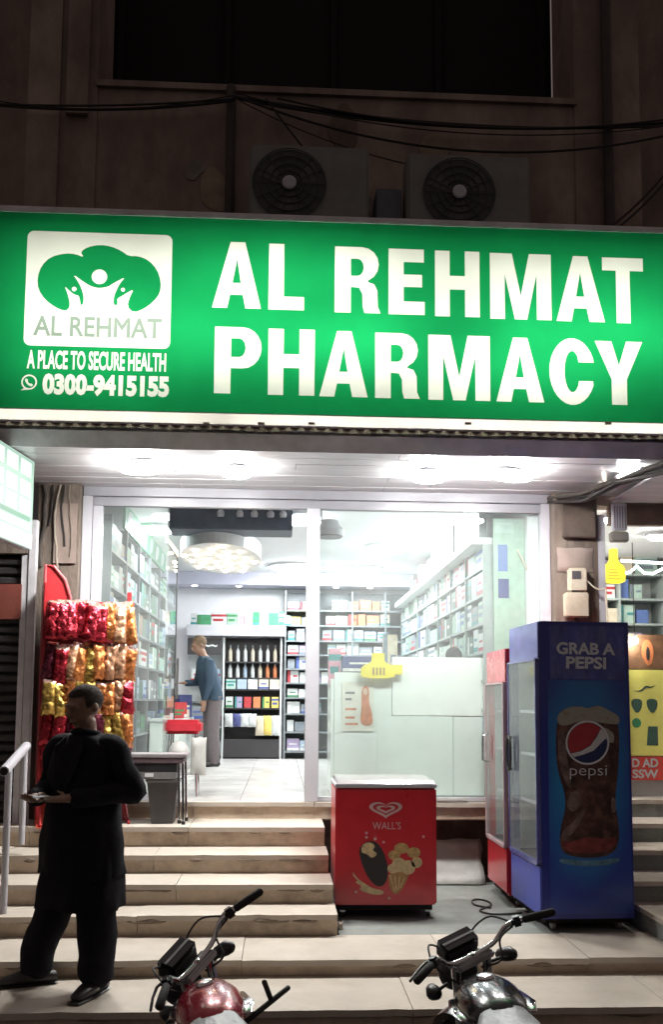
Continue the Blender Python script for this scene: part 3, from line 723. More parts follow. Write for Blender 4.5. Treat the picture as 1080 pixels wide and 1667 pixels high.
for k in range(5):
    c2 = ('mint', 'pale blue', 'white', 'cream', 'cream')[k]
    carton(c2, .15, .12, .15, -.78+k*.17, 14.96, 2.082, 0, f'{c2} pack, {ORDN[k]} from the left on the third shelf of the black rack', 'packs in the black rack')
for k in range(6):
    c2 = ('white', 'lilac', 'red', 'orange', 'yellow', 'yellow')[k]
    carton(c2, .11, .1, .17, -.80+k*.142, 14.96, 1.792, 0, f'{c2} packet, {ORDN[k]} from the left in the low bright row of the black rack', 'packs in the black rack')
pk = MB()
def pillow(w_, h_, t_, seed=0, nx=6, nz=8, cr_=.22):
    r = random.Random(seed); V = []; F = []
    for s_ in (-1, 1):
        for i in range(nx+1):
            for j in range(nz+1):
                u, v = i/nx*2-1, j/nz*2-1
                b = (max(0, 1-u**4)*max(0, 1-abs(v)**3.0))**.6
                k = 1-.07*(1-abs(v)**2)*0+.05*abs(v)**3
                V.append((u*w_/2*k, s_*(t_/2*b*(1+cr_*r.uniform(-1, 1)))+.001*s_, v*h_/2+.006*r.uniform(-1, 1)))
    N = (nx+1)*(nz+1)
    for s_ in (0, 1):
        for i in range(nx):
            for j in range(nz):
                a = s_*N+i*(nz+1)+j; q = (a, a+1, a+nz+2, a+nz+1); F.append(q if s_ else q[::-1])
    for i in range(nx):
        for j in (0, nz):
            a = i*(nz+1)+j; F.append((a, a+nz+1, a+nz+1+N, a+N))
    for j in range(nz):
        for i in (0, nx):
            a = i*(nz+1)+j; F.append((a, a+1, a+1+N, a+N))
    return MB().add(V, F)
for k in range(7):
    c2 = ('white', 'navy', 'white', 'white', 'cream', 'yellow', 'white')[k]
    o = pillow(.13, .30 if k > 3 else .2, .05, k).build('packet', GM[c2], None, True); o.location = (-.80+k*.12, 14.87, 1.60-(.08 if k > 3 else 0))
    tag(o, f'{c2} hanging packet, {ORDN[k]} from the left at the bottom of the black rack', 'packet', 'packets hanging in the black rack')
# rack left of it with dark header
LR = thing('display_rack', 'grey display rack with dark header board behind the man in blue', 'rack', (-1.2, 15.2, 1.01))
MB().span(-.27, .27, -.02, 0, 0, 1.86).build('back_panel', M_shelfw, LR); MB().span(-.26, .26, -.33, -.29, 1.60, 1.86).build('header_board', M_shelfd, LR)
MB().prism(fit(text_loops('~~~', 1, .01), -.12, .2, 1.72, 1.76), 0, lambda u, v, d: Vector((u, -.334, v))).build('header_scribble', M_shelfw, LR)
for z in (.05, .33, .60, .88, 1.18): MB().span(-.26, .26, -.29, -.021, z-.02, z).build('shelf', M_shelf, LR)
for k, (x, z, c2) in enumerate(((-1.02, .05, 'white'), (-1.02, .33, 'dark green'), (-1.02, .60, 'white'), (-1.02, .88, 'yellow'), (-1.03, 1.18, 'pale blue'), (-1.3, 1.18, 'white'), (-1.3, .6, 'grey'))):
    carton(c2, .2, .14, .2, x, 15.0, 1.012+z, 0, f'{c2} pack in the grey rack under the dark header, {["lower right","right, second shelf","right, middle shelf","right, fourth shelf","right, top shelf","left, top shelf","left, middle shelf"][k]}', 'packs in the grey rack')
# white fascia and boxes above
bf = thing('wall_shelf', 'white fascia shelf above the display racks on the back wall', 'shelf', (-.7, 15.2, 2.9))
MB().span(-.77, .76, -.42, -.0, 0, .17, .006).build('fascia', M_alu, bf)
xs = -1.42
for k, (c2, w_, h_) in enumerate((('white', .1, .18), ('green', .2, .16), ('white', .24, .2), ('pale green', .16, .2), ('pink', .1, .15), ('white', .12, .17), ('green', .1, .21), ('cream', .13, .2), ('green', .15, .2), ('green', .08, .22), ('mint', .1, .16))):
    carton(c2, w_, .15, h_, xs+w_/2, 14.93, 3.071, 0, f'{c2} carton, {ORDN[k] if k < 10 else "last"} from the left on the white fascia shelf', 'cartons on the fascia shelf'); xs += w_+.008
# back shelves to the right of the rack
B2 = shelf_unit('grey back wall shelves of small packs behind the door post', (.06, 15.22, 1.01), 0, 2.1, .34, [.12, .42, .70, .95, 1.18, 1.40, 1.62, 1.84, 2.08, 2.32], 2.62, M_shelf, div=.52, bm=M_shelf)
r = random.Random(23)
for li, z in enumerate([.12, .42, .70, .95, 1.18, 1.40, 1.62, 1.84, 2.08, 2.32]):
    x = .1; q = -1
    while x < (1.6 if li > 2 else .5):
        q += 1
        w_ = r.uniform(.10, .2); col = pick(r, [('white', 4), ('pale blue', 2.5), ('grey', 2), ('mint', 1), ('lilac', .7), ('pink', .4)]) if li < 8 else ('orange' if x > .95 and x < 1.5 else pick(r, [('white', 2), ('cream', 1), ('yellow', 1.2)]))
        h = min(r.uniform(.12, .2), .19)
        if x > .62 or x < .5: carton(col, w_, .13, h, x+w_/2, 15.0, 1.01+z+.001, 0, f'{col} pack, {NTH(q)} from the left on the {ORD[li]} shelf of the back wall shelves', 'packs on the back wall shelves')
        x += w_+r.uniform(.01, .03)
# left counter deep in shop with red boxes
lc = thing('side_counter', 'low pale counter along the left shelves in front of the man in blue', 'counter', (-1.4, 12.6, 1.01))
MB().span(-.2, .16, -.8, .8, 0, .62, .01).build('cabinet', M_frost, lc); MB().span(-.2, .19, -.84, .84, .622, .66, .006).build('worktop', M_shelfw, lc)
for k in range(4): carton(('red', 'red', 'cream', 'navy')[k], .18, .18, (.13, .2, .16, .3)[k], -1.32, 12.0+k*.34, 1.672, .5, f'{("red","red","cream","navy")[k]} box on the low counter, {ORDN[k]} from the street', 'boxes on the low counter')
# ---- main counter at right
mc = thing('counter', 'white panelled sales counter behind the right glass pane', 'counter', (1.25, 8.95, 1.01))
def mcp(name, m, x0, x1, y0, y1, z0, z1, par=mc, bev=.004): return MB().span(x0-1.25, x1-1.25, y0-8.95, y1-8.95, z0-1.01, z1-1.01, bev).build(name, m, par)
mcp('panel', M_frost, .50, 1.04, 8.94, 8.97, 1.02, 2.16)
mcp('panel', M_frost2, 1.045, 1.99, 8.93, 8.97, 1.76, 2.31)
mcp('panel', M_frost, .90, 1.62, 8.94-.008, 8.97-.008, 1.02, 1.755)
mcp('panel', M_frost, 1.624, 1.99, 8.94, 8.97, 1.02, 1.755)
mcp('side_panel', M_frost, .47, .498, 8.95, 9.6, 1.02, 2.1)
mcp('worktop', M_shelfw, .5, 1.99, 8.972, 9.55, 2.02, 2.05)
mcp('plinth', M_shelf, .5, 1.99, 8.98, 9.02, 1.011, 1.018, bev=0)
# poster with a woman in orange
po = thing('poster', 'pale poster with an orange figure stuck on the counter front', 'poster', (.72, 8.932, 1.6))
q0 = at(557, 1190, 8.93); q1 = at(609, 1110, 8.93)
MB().span(q0.x-.72, q1.x-.72, -.003, .0, q0.z-1.6, q1.z-1.6, 0).build('sheet', mat('poster_sheet', (.66, .66, .58), .5, var=.1), po)
def pfn(u, v, d): return Vector((q0.x-.72+u*(q1.x-q0.x), -.005-d, q0.z-1.6+v*(q1.z-q0.z)))
M_figd = mat('figure_orange', (.52, .20, .10), .6, var=.3, scale=20)
MB().prism([smooth_loop([(.55, .12), (.62, .5), (.60, .78), (.68, .93), (.82, .93), (.86, .76), (.84, .6), (.95, .35), (.97, .1)], 2)], 0, pfn).build('figure', M_figd, po)
MB().prism([ell(.73, .80, .07, .07)], 0, lambda u, v, d: pfn(u, v, .002)).build('face', mat('figure_face', (.60, .42, .30), .6), po)
for v0, w_ in ((.75, .3), (.62, .2), (.42, .35), (.25, .3), (.12, .4)): MB().prism([[(.1, v0), (.1+w_, v0), (.1+w_, v0+.045), (.1, v0+.045)]], 0, pfn).build('print_line', M_figd if v0 < .5 else M_shelf, po)
# things on the counter
carton('navy', .32, .2, .15, 1.17-.42, 9.22, 2.17, 0, 'navy blue carton standing on the counter by the yellow board', 'cartons on the counter', True)
carton('grey', .36, .22, .115, .76, 9.22, 2.052, 0, 'grey carton under the navy carton on the counter', 'cartons on the counter')
carton('pink', .12, .1, .35, .52, 9.3, 2.052, 0, 'pink upright pack at the left end of the counter', 'cartons on the counter')
carton('cream', .14, .1, .5, 1.08, 9.42, 2.052, 0, 'cream upright carton with red top on the counter', 'cartons on the counter')
def bottle_board(name, label, px, pytop, pybot, Y, th, slits=True):
    a = at(px, pybot, Y); b = at(px, pytop, Y); h = b.z-a.z
    t = thing(name, label, 'sign', (a.x, Y, a.z))
    L = smooth_loop([(-.42, 0), (-.45, .25), (-.42, .48), (-.17, .62), (-.16, .9), (-.17, 1), (.17, 1), (.16, .9), (.17, .62), (.42, .48), (.45, .25), (.42, 0)], 1)
    MB().prism([[(x*h*1.0, z*h) for x, z in L]], th, lambda u, v, d: Vector((u, d, v))).build('board', M_yellow, t)
    for k in range(4):
        x = (-.12+k*.09)*h
        if slits: MB().span(x-.012*h*2, x+.012*h*2, -.004, -.001, .12*h, .42*h).build('slit_print', M_ybrown, t)
        else: MB().span((-.25+.02*k)*h, (.25-.05*k)*h, -.004, -.001, (.12+.09*k)*h, (.15+.09*k)*h).build('print_line', M_ybrown, t)
    return t
bb = bottle_board('shop_tag', 'yellow bottle shaped board clipped on the top of the white counter', 616, 1063, 1104, 8.86, .02)
bb.rotation_euler = (0, 0, 0); bb.scale = (1.55, 1, 1)
bb2 = thing('price_tag', 'small yellow tag at the right of the bottle shaped board', 'tag', tuple(at(647, 1098, 8.87)))
MB().span(-.05, .05, 0, .01, 0, .09, .003).build('board', M_yellow, bb2)

# ================================================================== PEOPLE
def body_mesh(parts, voxel, name, m, parent):
    """one continuous skin surface grown from overlapping limbs"""
    mb = MB()
    for a in parts: a(mb)
    o = mb.build(name, m, None, True)
    md = o.modifiers.new('r', 'REMESH'); md.mode = 'VOXEL'; md.voxel_size = voxel
    sm = o.modifiers.new('s', 'SMOOTH'); sm.iterations = 3; sm.factor = .5
    dg = bpy.context.evaluated_depsgraph_get(); me = bpy.data.meshes.new_from_object(o.evaluated_get(dg))
    o.modifiers.clear(); o.data = me; me.name = name
    for p_ in me.polygons: p_.use_smooth = True
    if not me.materials: me.materials.append(m)
    o.parent = parent
    return o
def loft(secs, n=36, fold=0., k=9, seed=0, th=.006):
    """garment: rings (cx, cy, z, rx, ry) from top to hem, folds grow towards the hem, with a thickness"""
    secs = dense_secs(secs); n = 56
    r = random.Random(seed); ph = [r.uniform(0, 6.28) for _ in range(4)]; V = []; F = []; N = len(secs)
    for sh in (0, th):
        for i, (cx, cy, z, rx, ry) in enumerate(secs):
            t = i/(N-1)
            for j in range(n):
                a = 2*PI*j/n
                fo = 1+fold*t*(math.sin(k*a+ph[0])+.6*math.sin((k+4)*a+ph[1]+3*t))+.012*math.sin(5*a+9*t+ph[2])
                V.append((cx+(rx*fo-sh)*math.cos(a), cy+(ry*fo-sh)*math.sin(a), z+.006*t*math.sin(3*a+ph[3])))
    for s_ in (0, 1):
        for i in range(N-1):
            for j in range(n):
                a = s_*N*n+i*n+j; b = s_*N*n+i*n+(j+1) % n; q = (a, b, b+n, a+n); F.append(q if s_ == 0 else q[::-1])
    for i in (0, N-1):
        for j in range(n):
            a = i*n+j; b = i*n+(j+1) % n; F.append((a, b, b+N*n, a+N*n))
    return MB().add(V, F)
def crumple(mb, amp, sc=9., seed=0):      # cloth wrinkles: push points about by smooth noise
    for k, p in enumerate(mb.v):
        n1 = noise.noise_vector(p*sc+Vector((seed, 0, 0))); n2 = noise.noise_vector(Vector((p.x*sc*2.6, p.y*sc*2.6, p.z*sc*1.1))+Vector((0, seed, 0)))
        mb.v[k] = p+n1*amp+n2*amp*.45
    return mb
def dense(pts, radii, k=5):             # smooth in-between rings along a sleeve or trouser leg
    P, R_ = [], []; pts = [Vector(p) for p in pts]; n = len(pts)
    for i in range(n-1):
        p0, p1, p2, p3 = pts[max(0, i-1)], pts[i], pts[i+1], pts[min(n-1, i+2)]
        for j in range(k):
            t = j/k; P.append(.5*((2*p1)+(p2-p0)*t+(2*p0-5*p1+4*p2-p3)*t*t+(3*p1-p0-3*p2+p3)*t**3)); R_.append(radii[i]*(1-t)+radii[i+1]*t)
    return P+[pts[-1]], R_+[radii[-1]]
def dense_secs(S_, k=5):
    out = []
    for i in range(len(S_)-1): out += [tuple(u*(1-j/k)+v*j/k for u, v in zip(S_[i], S_[i+1])) for j in range(k)]
    return out+[S_[-1]]
def hand(mb, wrist, direction, palm_n, size=.185, curl=.5, side=1):
    d = Vector(direction).normalized(); nn = Vector(palm_n); nn = (nn-d*nn.dot(d)).normalized(); s_ = d.cross(nn)*side
    W = Vector(wrist); pl = size*.48
    mb.limb([W, W+d*pl*.5, W+d*pl], [(.030, .020), (.040, .016), (.040, .013)], 10, True, ref=tuple(s_))
    for k, (off, ln) in enumerate(((-.030, .40), (-.010, .46), (.010, .43), (.029, .34))):
        b = W+d*pl*.95+s_*off; L = size*ln*1.05; p1 = b+d*L*.42+nn*L*.10*curl; p2 = p1+(d*(1-.5*curl)+nn*curl).normalized()*L*.32; p3 = p2+(d*(1-1.2*curl)+nn*1.2*curl).normalized()*L*.26
        mb.limb([b, p1, p2, p3], [.0095, .009, .008, .007], 8)
    tb = W+d*pl*.3-s_*.034; t1_ = tb+(d*.6-s_*.6+nn*.3).normalized()*size*.2; t2_ = t1_+(d*.9+nn*.45).normalized()*size*.16
    mb.limb([tb, t1_, t2_], [.013, .0105, .008], 8)
def head_shape(mb, c, yaw, nod, s_=1.0):
    M = Matrix.Translation(c) @ Matrix.Rotation(yaw, 4, 'Z') @ Matrix.Rotation(nod, 4, 'X') @ Matrix.Scale(s_, 4)
    q = MB()
    q.ball((0, .012, .03), (.076, .098, .095), 18, 12)            # skull
    q.limb([(0, -.02, .0), (0, -.045, -.06), (0, -.062, -.098)], [(.068, .075), (.056, .055), (.030, .026)], 12)   # face and jaw
    q.limb([(0, -.098, .022), (0, -.118, -.016), (0, -.108, -.028)], [.010, .014, .012], 8)     # nose
    q.limb([(-.045, -.084, .036), (0, -.098, .040), (.045, -.084, .036)], [.011, .012, .011], 8)   # brow
    q.limb([(-.024, -.092, -.055), (0, -.101, -.056), (.024, -.092, -.055)], [.008, .010, .008], 8)   # lips
    for s2 in (-1, 1):
        q.ball((s2*.078, .012, .0), (.011, .020, .032), 8, 6); q.ball((s2*.031, -.082, .016), (.014, .010, .010), 8, 6)
    q.xf(M); mb.add(q.v, q.f); return M
# ---- man outside
man = thing('person', 'person in long black coat and shalwar standing on the lowest step, hands held in front', 'person', (-1.165, 5.80, .2), math.radians(-32))
man.scale = (1.09, 1.09, 1.0)
mb = MB()
LA = Vector((.30, .05, 1.15)); RA = Vector((-.29, .02, 1.14)); LH = Vector((.115, -.235, 1.125)); RH = Vector((-.085, -.27, 1.12))
mb.limb([(0, 0, .90), (0, 0, 1.05), (0, .0, 1.25), (0, .005, 1.40), (0, .01, 1.47)], [(.15, .11), (.14, .11), (.17, .12), (.17, .10), (.08, .07)], 16, ref=(1, 0, 0))
mb.limb([(0, .012, 1.45), (0, 0, 1.56)], [.058, .056], 12)
HM = head_shape(mb, Vector((-.0, -.012, 1.632)), math.radians(-8), math.radians(16), 1.02)
for s_, el, hn in ((1, LA, LH), (-1, RA, RH)):
    mb.limb([(s_*.16, .01, 1.41), (s_*.215, .02, 1.38), tuple(el), tuple(hn)], [.055, .054, .044, .029], 10)
hand(mb, LH, (-.80, -.35, -.05), (0, -.3, .95), curl=.55, side=-1)
hand(mb, RH, (.35, -.75, -.02), (.25, .2, .9), curl=.65, side=1)
FT = {1: Vector((.125, .0, 0)), -1: Vector((-.265, -.03, 0))}; FA = {1: math.radians(12), -1: math.radians(-38)}
for s_ in (1, -1):
    f_ = FT[s_]; td = Vector((math.sin(FA[s_]), -math.cos(FA[s_]), 0))
    mb.limb([(s_*.085, 0, .90), (s_*.05+f_.x*.5, -.02, .50), (f_.x, f_.y, .09)], [.085, .060, .040], 10)
    mb.limb([tuple(f_-td*.03+Vector((0, 0, .055))), tuple(f_+td*.08+Vector((0, 0, .042)))], [.04, .036], 8)
for s_ in ():
    f_ = FT[s_]; mb.limb([(s_*.085, 0, .90), (s_*.10*.6+f_.x*.4, -.02, .50), (f_.x, f_.y, .09)], [.085, .060, .040], 10)
    mb.limb([(f_.x, f_.y+.03, .055), (f_.x+s_*.01, f_.y-.08, .042)], [.04, .036], 8)
body_mesh([lambda q: q.add(mb.v, mb.f)], .0085, 'body', M_skin, man)
hq = MB(); hq.ball((0, .018, .045), (.083, .104, .092), 22, 14)
keep = [i for i, v_ in enumerate(hq.v)]
hf = []
for f_ in hq.f:
    cc = sum((hq.v[i] for i in f_), Vector())/len(f_)
    if not (cc.y < -.045 and cc.z < .085) and cc.z > -.035: hf.append(f_)
hq.f = hf; hq.xf(HM).build('hair', M_hair, man, True)
coat = loft([(0, .012, 1.485, .075, .072), (0, .01, 1.455, .135, .095), (0, .01, 1.41, .212, .118), (0, .01, 1.34, .228, .142), (0, 0, 1.2, .228, .150), (0, 0, 1.08, .226, .152), (0, 0, .95, .240, .165), (0, .0, .80, .252, .178), (0, .005, .66, .262, .188)], fold=.03, k=6, seed=2)
crumple(coat, .013, 7, 3).build('coat', M_coat, man, True)
for s_, el, hn in ((1, LA, LH), (-1, RA, RH)):
    d_ = (hn-el); e2 = el+d_*.9
    _sl = dense([(s_*.13, .01, 1.425), (s_*.205, .015, 1.40), tuple(Vector((s_*.255, .03, 1.27))), tuple(el+Vector((0, .01, 0))), tuple(el+d_*.25), tuple(e2)], [.055, .066, .068, .066, .060, .050])
    q_ = MB().limb(*_sl, 20); crumple(q_, .012, 11, s_*4).build('sleeve', M_coat, man, True)
kz = loft([(0, 0, .98, .20, .14), (0, 0, .8, .235, .165), (0, 0, .65, .25, .182), (0, 0, .48, .262, .195)], fold=.05, k=7, seed=5); crumple(kz, .012, 7, 9).build('kameez', M_kurta, man, True)
for s_ in (1, -1):
    f_ = FT[s_]
    _sl = dense([(s_*.09, 0, .92), (s_*.10, 0, .70), (s_*.06+f_.x*.5, .0, .42), (f_.x*.95+s_*.01, f_.y+.005, .22), (f_.x, f_.y, .115), (f_.x, f_.y, .085)], [.12, .116, .104, .094, .088, .086])
    q_ = MB().limb(*_sl, 22); crumple(q_, .014, 8, s_*3).build('trouser_leg', M_kurta, man, True)
    td = Vector((math.sin(FA[s_]), -math.cos(FA[s_]), 0)); sd = (td.y, -td.x, 0)
    def fq(d, z): return tuple(f_+td*d+Vector((0, 0, z)))
    sh = MB(); sh.limb([fq(-.085, .036), fq(-.03, .050), fq(.09, .044), fq(.185, .030)], [(.038, .034), (.044, .048), (.049, .040), (.034, .024)], 12, ref=sd)
    sh.limb([fq(-.10, .008), fq(.08, .008), fq(.215, .008)], [(.038, .009), (.050, .009), (.036, .008)], 12, ref=sd); sh.build('shoe', M_shoe, man, True)
# collar and lapels
MB().torus((0, .008, 1.485), .072, .016, Matrix.Rotation(-.18, 3, 'X'), 24, 8).build('collar', M_coat, man, True)
for s_ in (1, -1):
    MB().add([(s_*.05, -.085, 1.47), (s_*.105, -.122, 1.40), (s_*.07, -.156, 1.25), (s_*.01, -.163, 1.14), (s_*.02, -.145, 1.30)], [(0, 1, 4), (1, 2, 4), (2, 3, 4)]).build('lapel', M_coat, man)
note = thing('paper_slip', 'small pale slip of paper held in the hands of the man outside', 'paper', tuple(man.location+Matrix.Rotation(math.radians(-32), 3, 'Z') @ Vector((.0, -.362, 1.137))), math.radians(-32))
MB().add([(-.055, -.03, 0), (.055, -.04, .002), (.06, .035, .006), (-.05, .04, .004), (-.055, -.03, -.002), (.055, -.04, 0), (.06, .035, .004), (-.05, .04, .002)], [(0, 1, 2, 3), (7, 6, 5, 4), (0, 4, 5, 1), (1, 5, 6, 2), (2, 6, 7, 3), (3, 7, 4, 0)]).build('sheet', mat('grey_paper', (.35, .36, .40), .6), note)
# ---- man inside in blue
mi = thing('person', 'person in blue sweater and grey trousers leaning at the left counter inside the shop', 'person', (-.93, 13.1, 1.01), math.radians(-72))
mb2 = MB()
mb2.limb([(0, 0, .9), (0, -.02, 1.08), (0, -.08, 1.25), (0, -.11, 1.40), (0, -.13, 1.47)], [(.15, .11), (.14, .11), (.17, .12), (.17, .10), (.08, .07)], 14, ref=(1, 0, 0))
mb2.limb([(0, -.13, 1.45), (0, -.17, 1.56)], [.058, .056], 10)
HM2 = head_shape(mb2, Vector((0, -.20, 1.63)), 0, math.radians(22))
arms2 = []
for s_ in (1, -1):
    sh_ = Vector((s_*.19, -.10, 1.40)); el = Vector((s_*.25, -.10 if s_ > 0 else -.16, 1.13)); hn = Vector((s_*.18, -.16, .89)) if s_ > 0 else Vector((-.1, -.36, 1.12)); arms2.append((s_, sh_, el, hn))
    mb2.limb([tuple(sh_), tuple(el), tuple(hn)], [.05, .043, .03], 10)
    hand(mb2, hn, (0, -.1, -1) if s_ > 0 else (.3, -.9, 0), (-s_, 0, 0) if s_ > 0 else (0, 0, -1), curl=.4, side=s_)
    mb2.limb([(s_*.085, 0, .9), (s_*.09, -.02, .5), (s_*.1, .03*s_, .09)], [.085, .06, .042], 10); mb2.limb([(s_*.1, .06, .05), (s_*.11, -.09, .04)], [.04, .035], 8)
body_mesh([lambda q: q.add(mb2.v, mb2.f)], .011, 'body', M_skin, mi)
hq = MB(); hq.ball((0, .018, .045), (.083, .104, .092), 20, 12)
hq.f = [f_ for f_ in hq.f if not ((sum((hq.v[i] for i in f_), Vector())/len(f_)).y < -.045 and (sum((hq.v[i] for i in f_), Vector())/len(f_)).z < .085) and (sum((hq.v[i] for i in f_), Vector())/len(f_)).z > -.035]
hq.xf(HM2).build('hair', M_ghair, mi, True)
sw_ = loft([(0, -.135, 1.485, .072, .07), (0, -.125, 1.45, .14, .095), (0, -.11, 1.40, .205, .118), (0, -.09, 1.28, .212, .145), (0, -.05, 1.12, .205, .150), (0, -.02, 1.0, .205, .15), (0, 0, .90, .20, .148)], fold=.01, seed=8); crumple(sw_, .010, 8, 2).build('sweater', M_sweater, mi, True)
for s_, sh_, el, hn in arms2: MB().limb([(s_*.13, -.11, 1.42), tuple(sh_), tuple(el), tuple(el.lerp(hn, .9))], [.06, .072, .062, .045], 12).build('sleeve', M_sweater, mi, True)
for s_ in (1, -1):
    MB().limb([(s_*.085, 0, .94), (s_*.09, -.01, .7), (s_*.095, -.01, .45), (s_*.1, .02*s_, .07)], [.115, .10, .085, .07], 14).build('trouser_leg', M_trouser, mi, True)
    MB().limb([(s_*.1, .07, .04), (s_*.1, .0, .05), (s_*.11, -.15, .03)], [.04, .045, .035], 10).build('shoe', M_shoe, mi, True)
# ---- person behind the counter (mostly hidden)
mk = thing('person', 'person with black hair behind the white counter, only the top of the head showing', 'person', (1.78, 9.75, 1.01), math.radians(10))
mb3 = MB(); zt = at(742, 1060, 9.75).z-1.01-.10
mb3.limb([(0, 0, zt-.75), (0, 0, zt-.5), (0, .0, zt-.25), (0, .01, zt-.18)], [(.15, .11), (.15, .11), (.17, .11), (.08, .07)], 14, ref=(1, 0, 0)); mb3.limb([(0, .01, zt-.2), (0, 0, zt-.08)], [.058, .056], 10)
for s_ in (1, -1):
    mb3.limb([(s_*.16, 0, zt-.25), (s_*.22, 0, zt-.3), (s_*.24, -.02, zt-.55), (s_*.14, -.22, zt-.6)], [.05, .05, .042, .03], 10); hand(mb3, (s_*.14, -.22, zt-.6), (-s_*.3, -1, 0), (0, 0, -1), side=s_)
    mb3.limb([(s_*.085, 0, zt-.75), (s_*.09, 0, .4), (s_*.09, 0, .06)], [.085, .06, .042], 10); mb3.limb([(s_*.09, .05, .04), (s_*.09, -.12, .035)], [.04, .035], 8)
HM3 = head_shape(mb3, Vector((0, 0, zt)), 0, math.radians(25)); body_mesh([lambda q: q.add(mb3.v, mb3.f)], .013, 'body', M_skin, mk)
MB().ball((0, .018, .045), (.085, .106, .095), 20, 12).xf(HM3).build('hair', M_hair, mk, True)
loft([(0, .01, zt-.165, .075, .072), (0, 0, zt-.22, .18, .11), (0, 0, zt-.35, .205, .14), (0, 0, zt-.85, .20, .14)], fold=.01).build('shirt', M_trouser, mk, True)
# ================================================================== LAMPS UNDER THE CANOPY
M_flood = emit('flood_glow', (1, .985, .95), L_SOFFIT)
for k, (px, py, w_, h_, a, lab) in enumerate(((232, 764, .42, .30, -.5, 'leftmost glaring floodlight under the canopy, largest of the four'), (385, 772, .27, .26, .8, 'second floodlight under the canopy, left of the door post'),
                                     (698, 779, .32, .30, .8, 'third floodlight under the canopy, right of the door post'), (832, 777, .42, .23, .45, 'rightmost floodlight under the canopy, long and slanted'))):
    d = at(px, py, 8)-CAM; p = CAM+d*((3.71-CAMZ)/d.z)
    t = thing('floodlight', lab, 'lamp', (p.x, p.y, 3.71), a, 'floodlights under the canopy')
    Mt = Matrix.Rotation(-a, 3, 'Z') @ Matrix.Rotation(math.radians(-3), 3, 'X') @ Matrix.Rotation(a, 3, 'Z')
    D_ = Mt @ Matrix.Diagonal(Vector((w_, h_, 1)))
    MB().lathe([(.40, .030), (.41, .036), (.36, .05), (.2, .055)], n=28, M=D_).build('housing', M_alu, t, True)
    MB().lathe([(.47, .028), (.50, .012), (.45, -.004), (.1, -.012)], n=28, M=D_).build('lens', M_flood, t, True)  # lens made wider, so its shape takes in the lamp's glare
    MB().cyl((0, 0, .045), (0, 0, .077), .03).build('bracket', M_alu, t)
# ================================================================== LEFT SIDE
M_meter_w = mat('old_pale_wire', (.30, .26, .21), .7, var=.3)
M_pst = [mat('poster_pale', (.10, .15, .12), em=.5, emcol=(.55, .85, .70), var=0), mat('poster_white', (.15, .17, .16), em=.85, emcol=(.85, 1, .94), var=0), mat('poster_green', (.05, .1, .07), em=.3, emcol=(.3, .62, .42), var=0), mat('poster_yellow', (.15, .16, .1), em=.8, emcol=(.95, 1, .62), var=0)]
lpst = thing('lit_poster', 'glowing pale green lightbox poster hanging at the left end of the canopy', 'poster', (-2.03, 7.58, 3.06), math.radians(-90-8))
# local x runs towards the street, face on -y side turned to the steps -> use +y
def lpp(name, m, x0, x1, z0, z1, d=0): return MB().span(x0, x1, .041+d, .043+d, z0, z1).build(name, m, lpst)
MB().span(0, 1.1, -.04, .038, 0, .715, .004).build('casing', M_alu, lpst)
lpp('lit_sheet', M_pst[0], .01, 1.09, .005, .71)
for i in range(3):
    for j in range(4): lpp('cabinet_print', M_pst[1], .07+j*.25, .27+j*.25, (.62, .46, .32)[i]-.06, (.62, .46, .32)[i]+.06, .003)
lpp('green_print', M_pst[2], .06, 1.05, .215, .25, .003); lpp('yellow_print', M_pst[3], .05, 1.05, .14, .20, .003); lpp('white_print', M_pst[1], .01, 1.08, .01, .12, .003)
shut = thing('roller_shutter', 'dark closed roller shutter of the shop on the left', 'shutter', (-2.75, 8.12, .3))
M_slat = mat('shutter_slat', (.045, .042, .042), .55, .3, var=.25, scale=5)
for k in range(34):
    z = .0+k*.082
    MB().add([(-.55, .02, z), (.55, .02, z), (.55, -.012, z+.02), (-.55, -.012, z+.02), (.55, -.012, z+.055), (-.55, -.012, z+.055), (.55, .02, z+.079), (-.55, .02, z+.079)], [(0, 1, 2, 3), (3, 2, 4, 5), (5, 4, 6, 7)]).build('slat', M_slat, shut)
MB().span(.552, .60, -.04, .04, 0, 2.8).build('guide_rail', M_beam, shut); MB().span(-.6, .6, .03, .05, 0, 3.4).build('back_sheet', M_dark, shut)
MB().span(-.6, .6, -.06, .029, 2.81, 3.45).build('shutter_box', M_pillar, shut)
rs = thing('shop_notice', 'orange red notice fixed to the dark shutter at the left edge', 'sign', (-2.36, 8.09, 2.55))
MB().span(-.28, .17, -.02, .0, 0, .30, .004).build('board', mat('notice_red', (.20, .055, .04), .5, var=.2), rs)
pst = thing('pole', 'grey upright pipe beside the dark shutter', 'pole', (-2.11, 8.1, .3)); MB().span(-.035, .035, -.03, .03, 0, 3.1, .008).build('pipe', M_beam, pst)
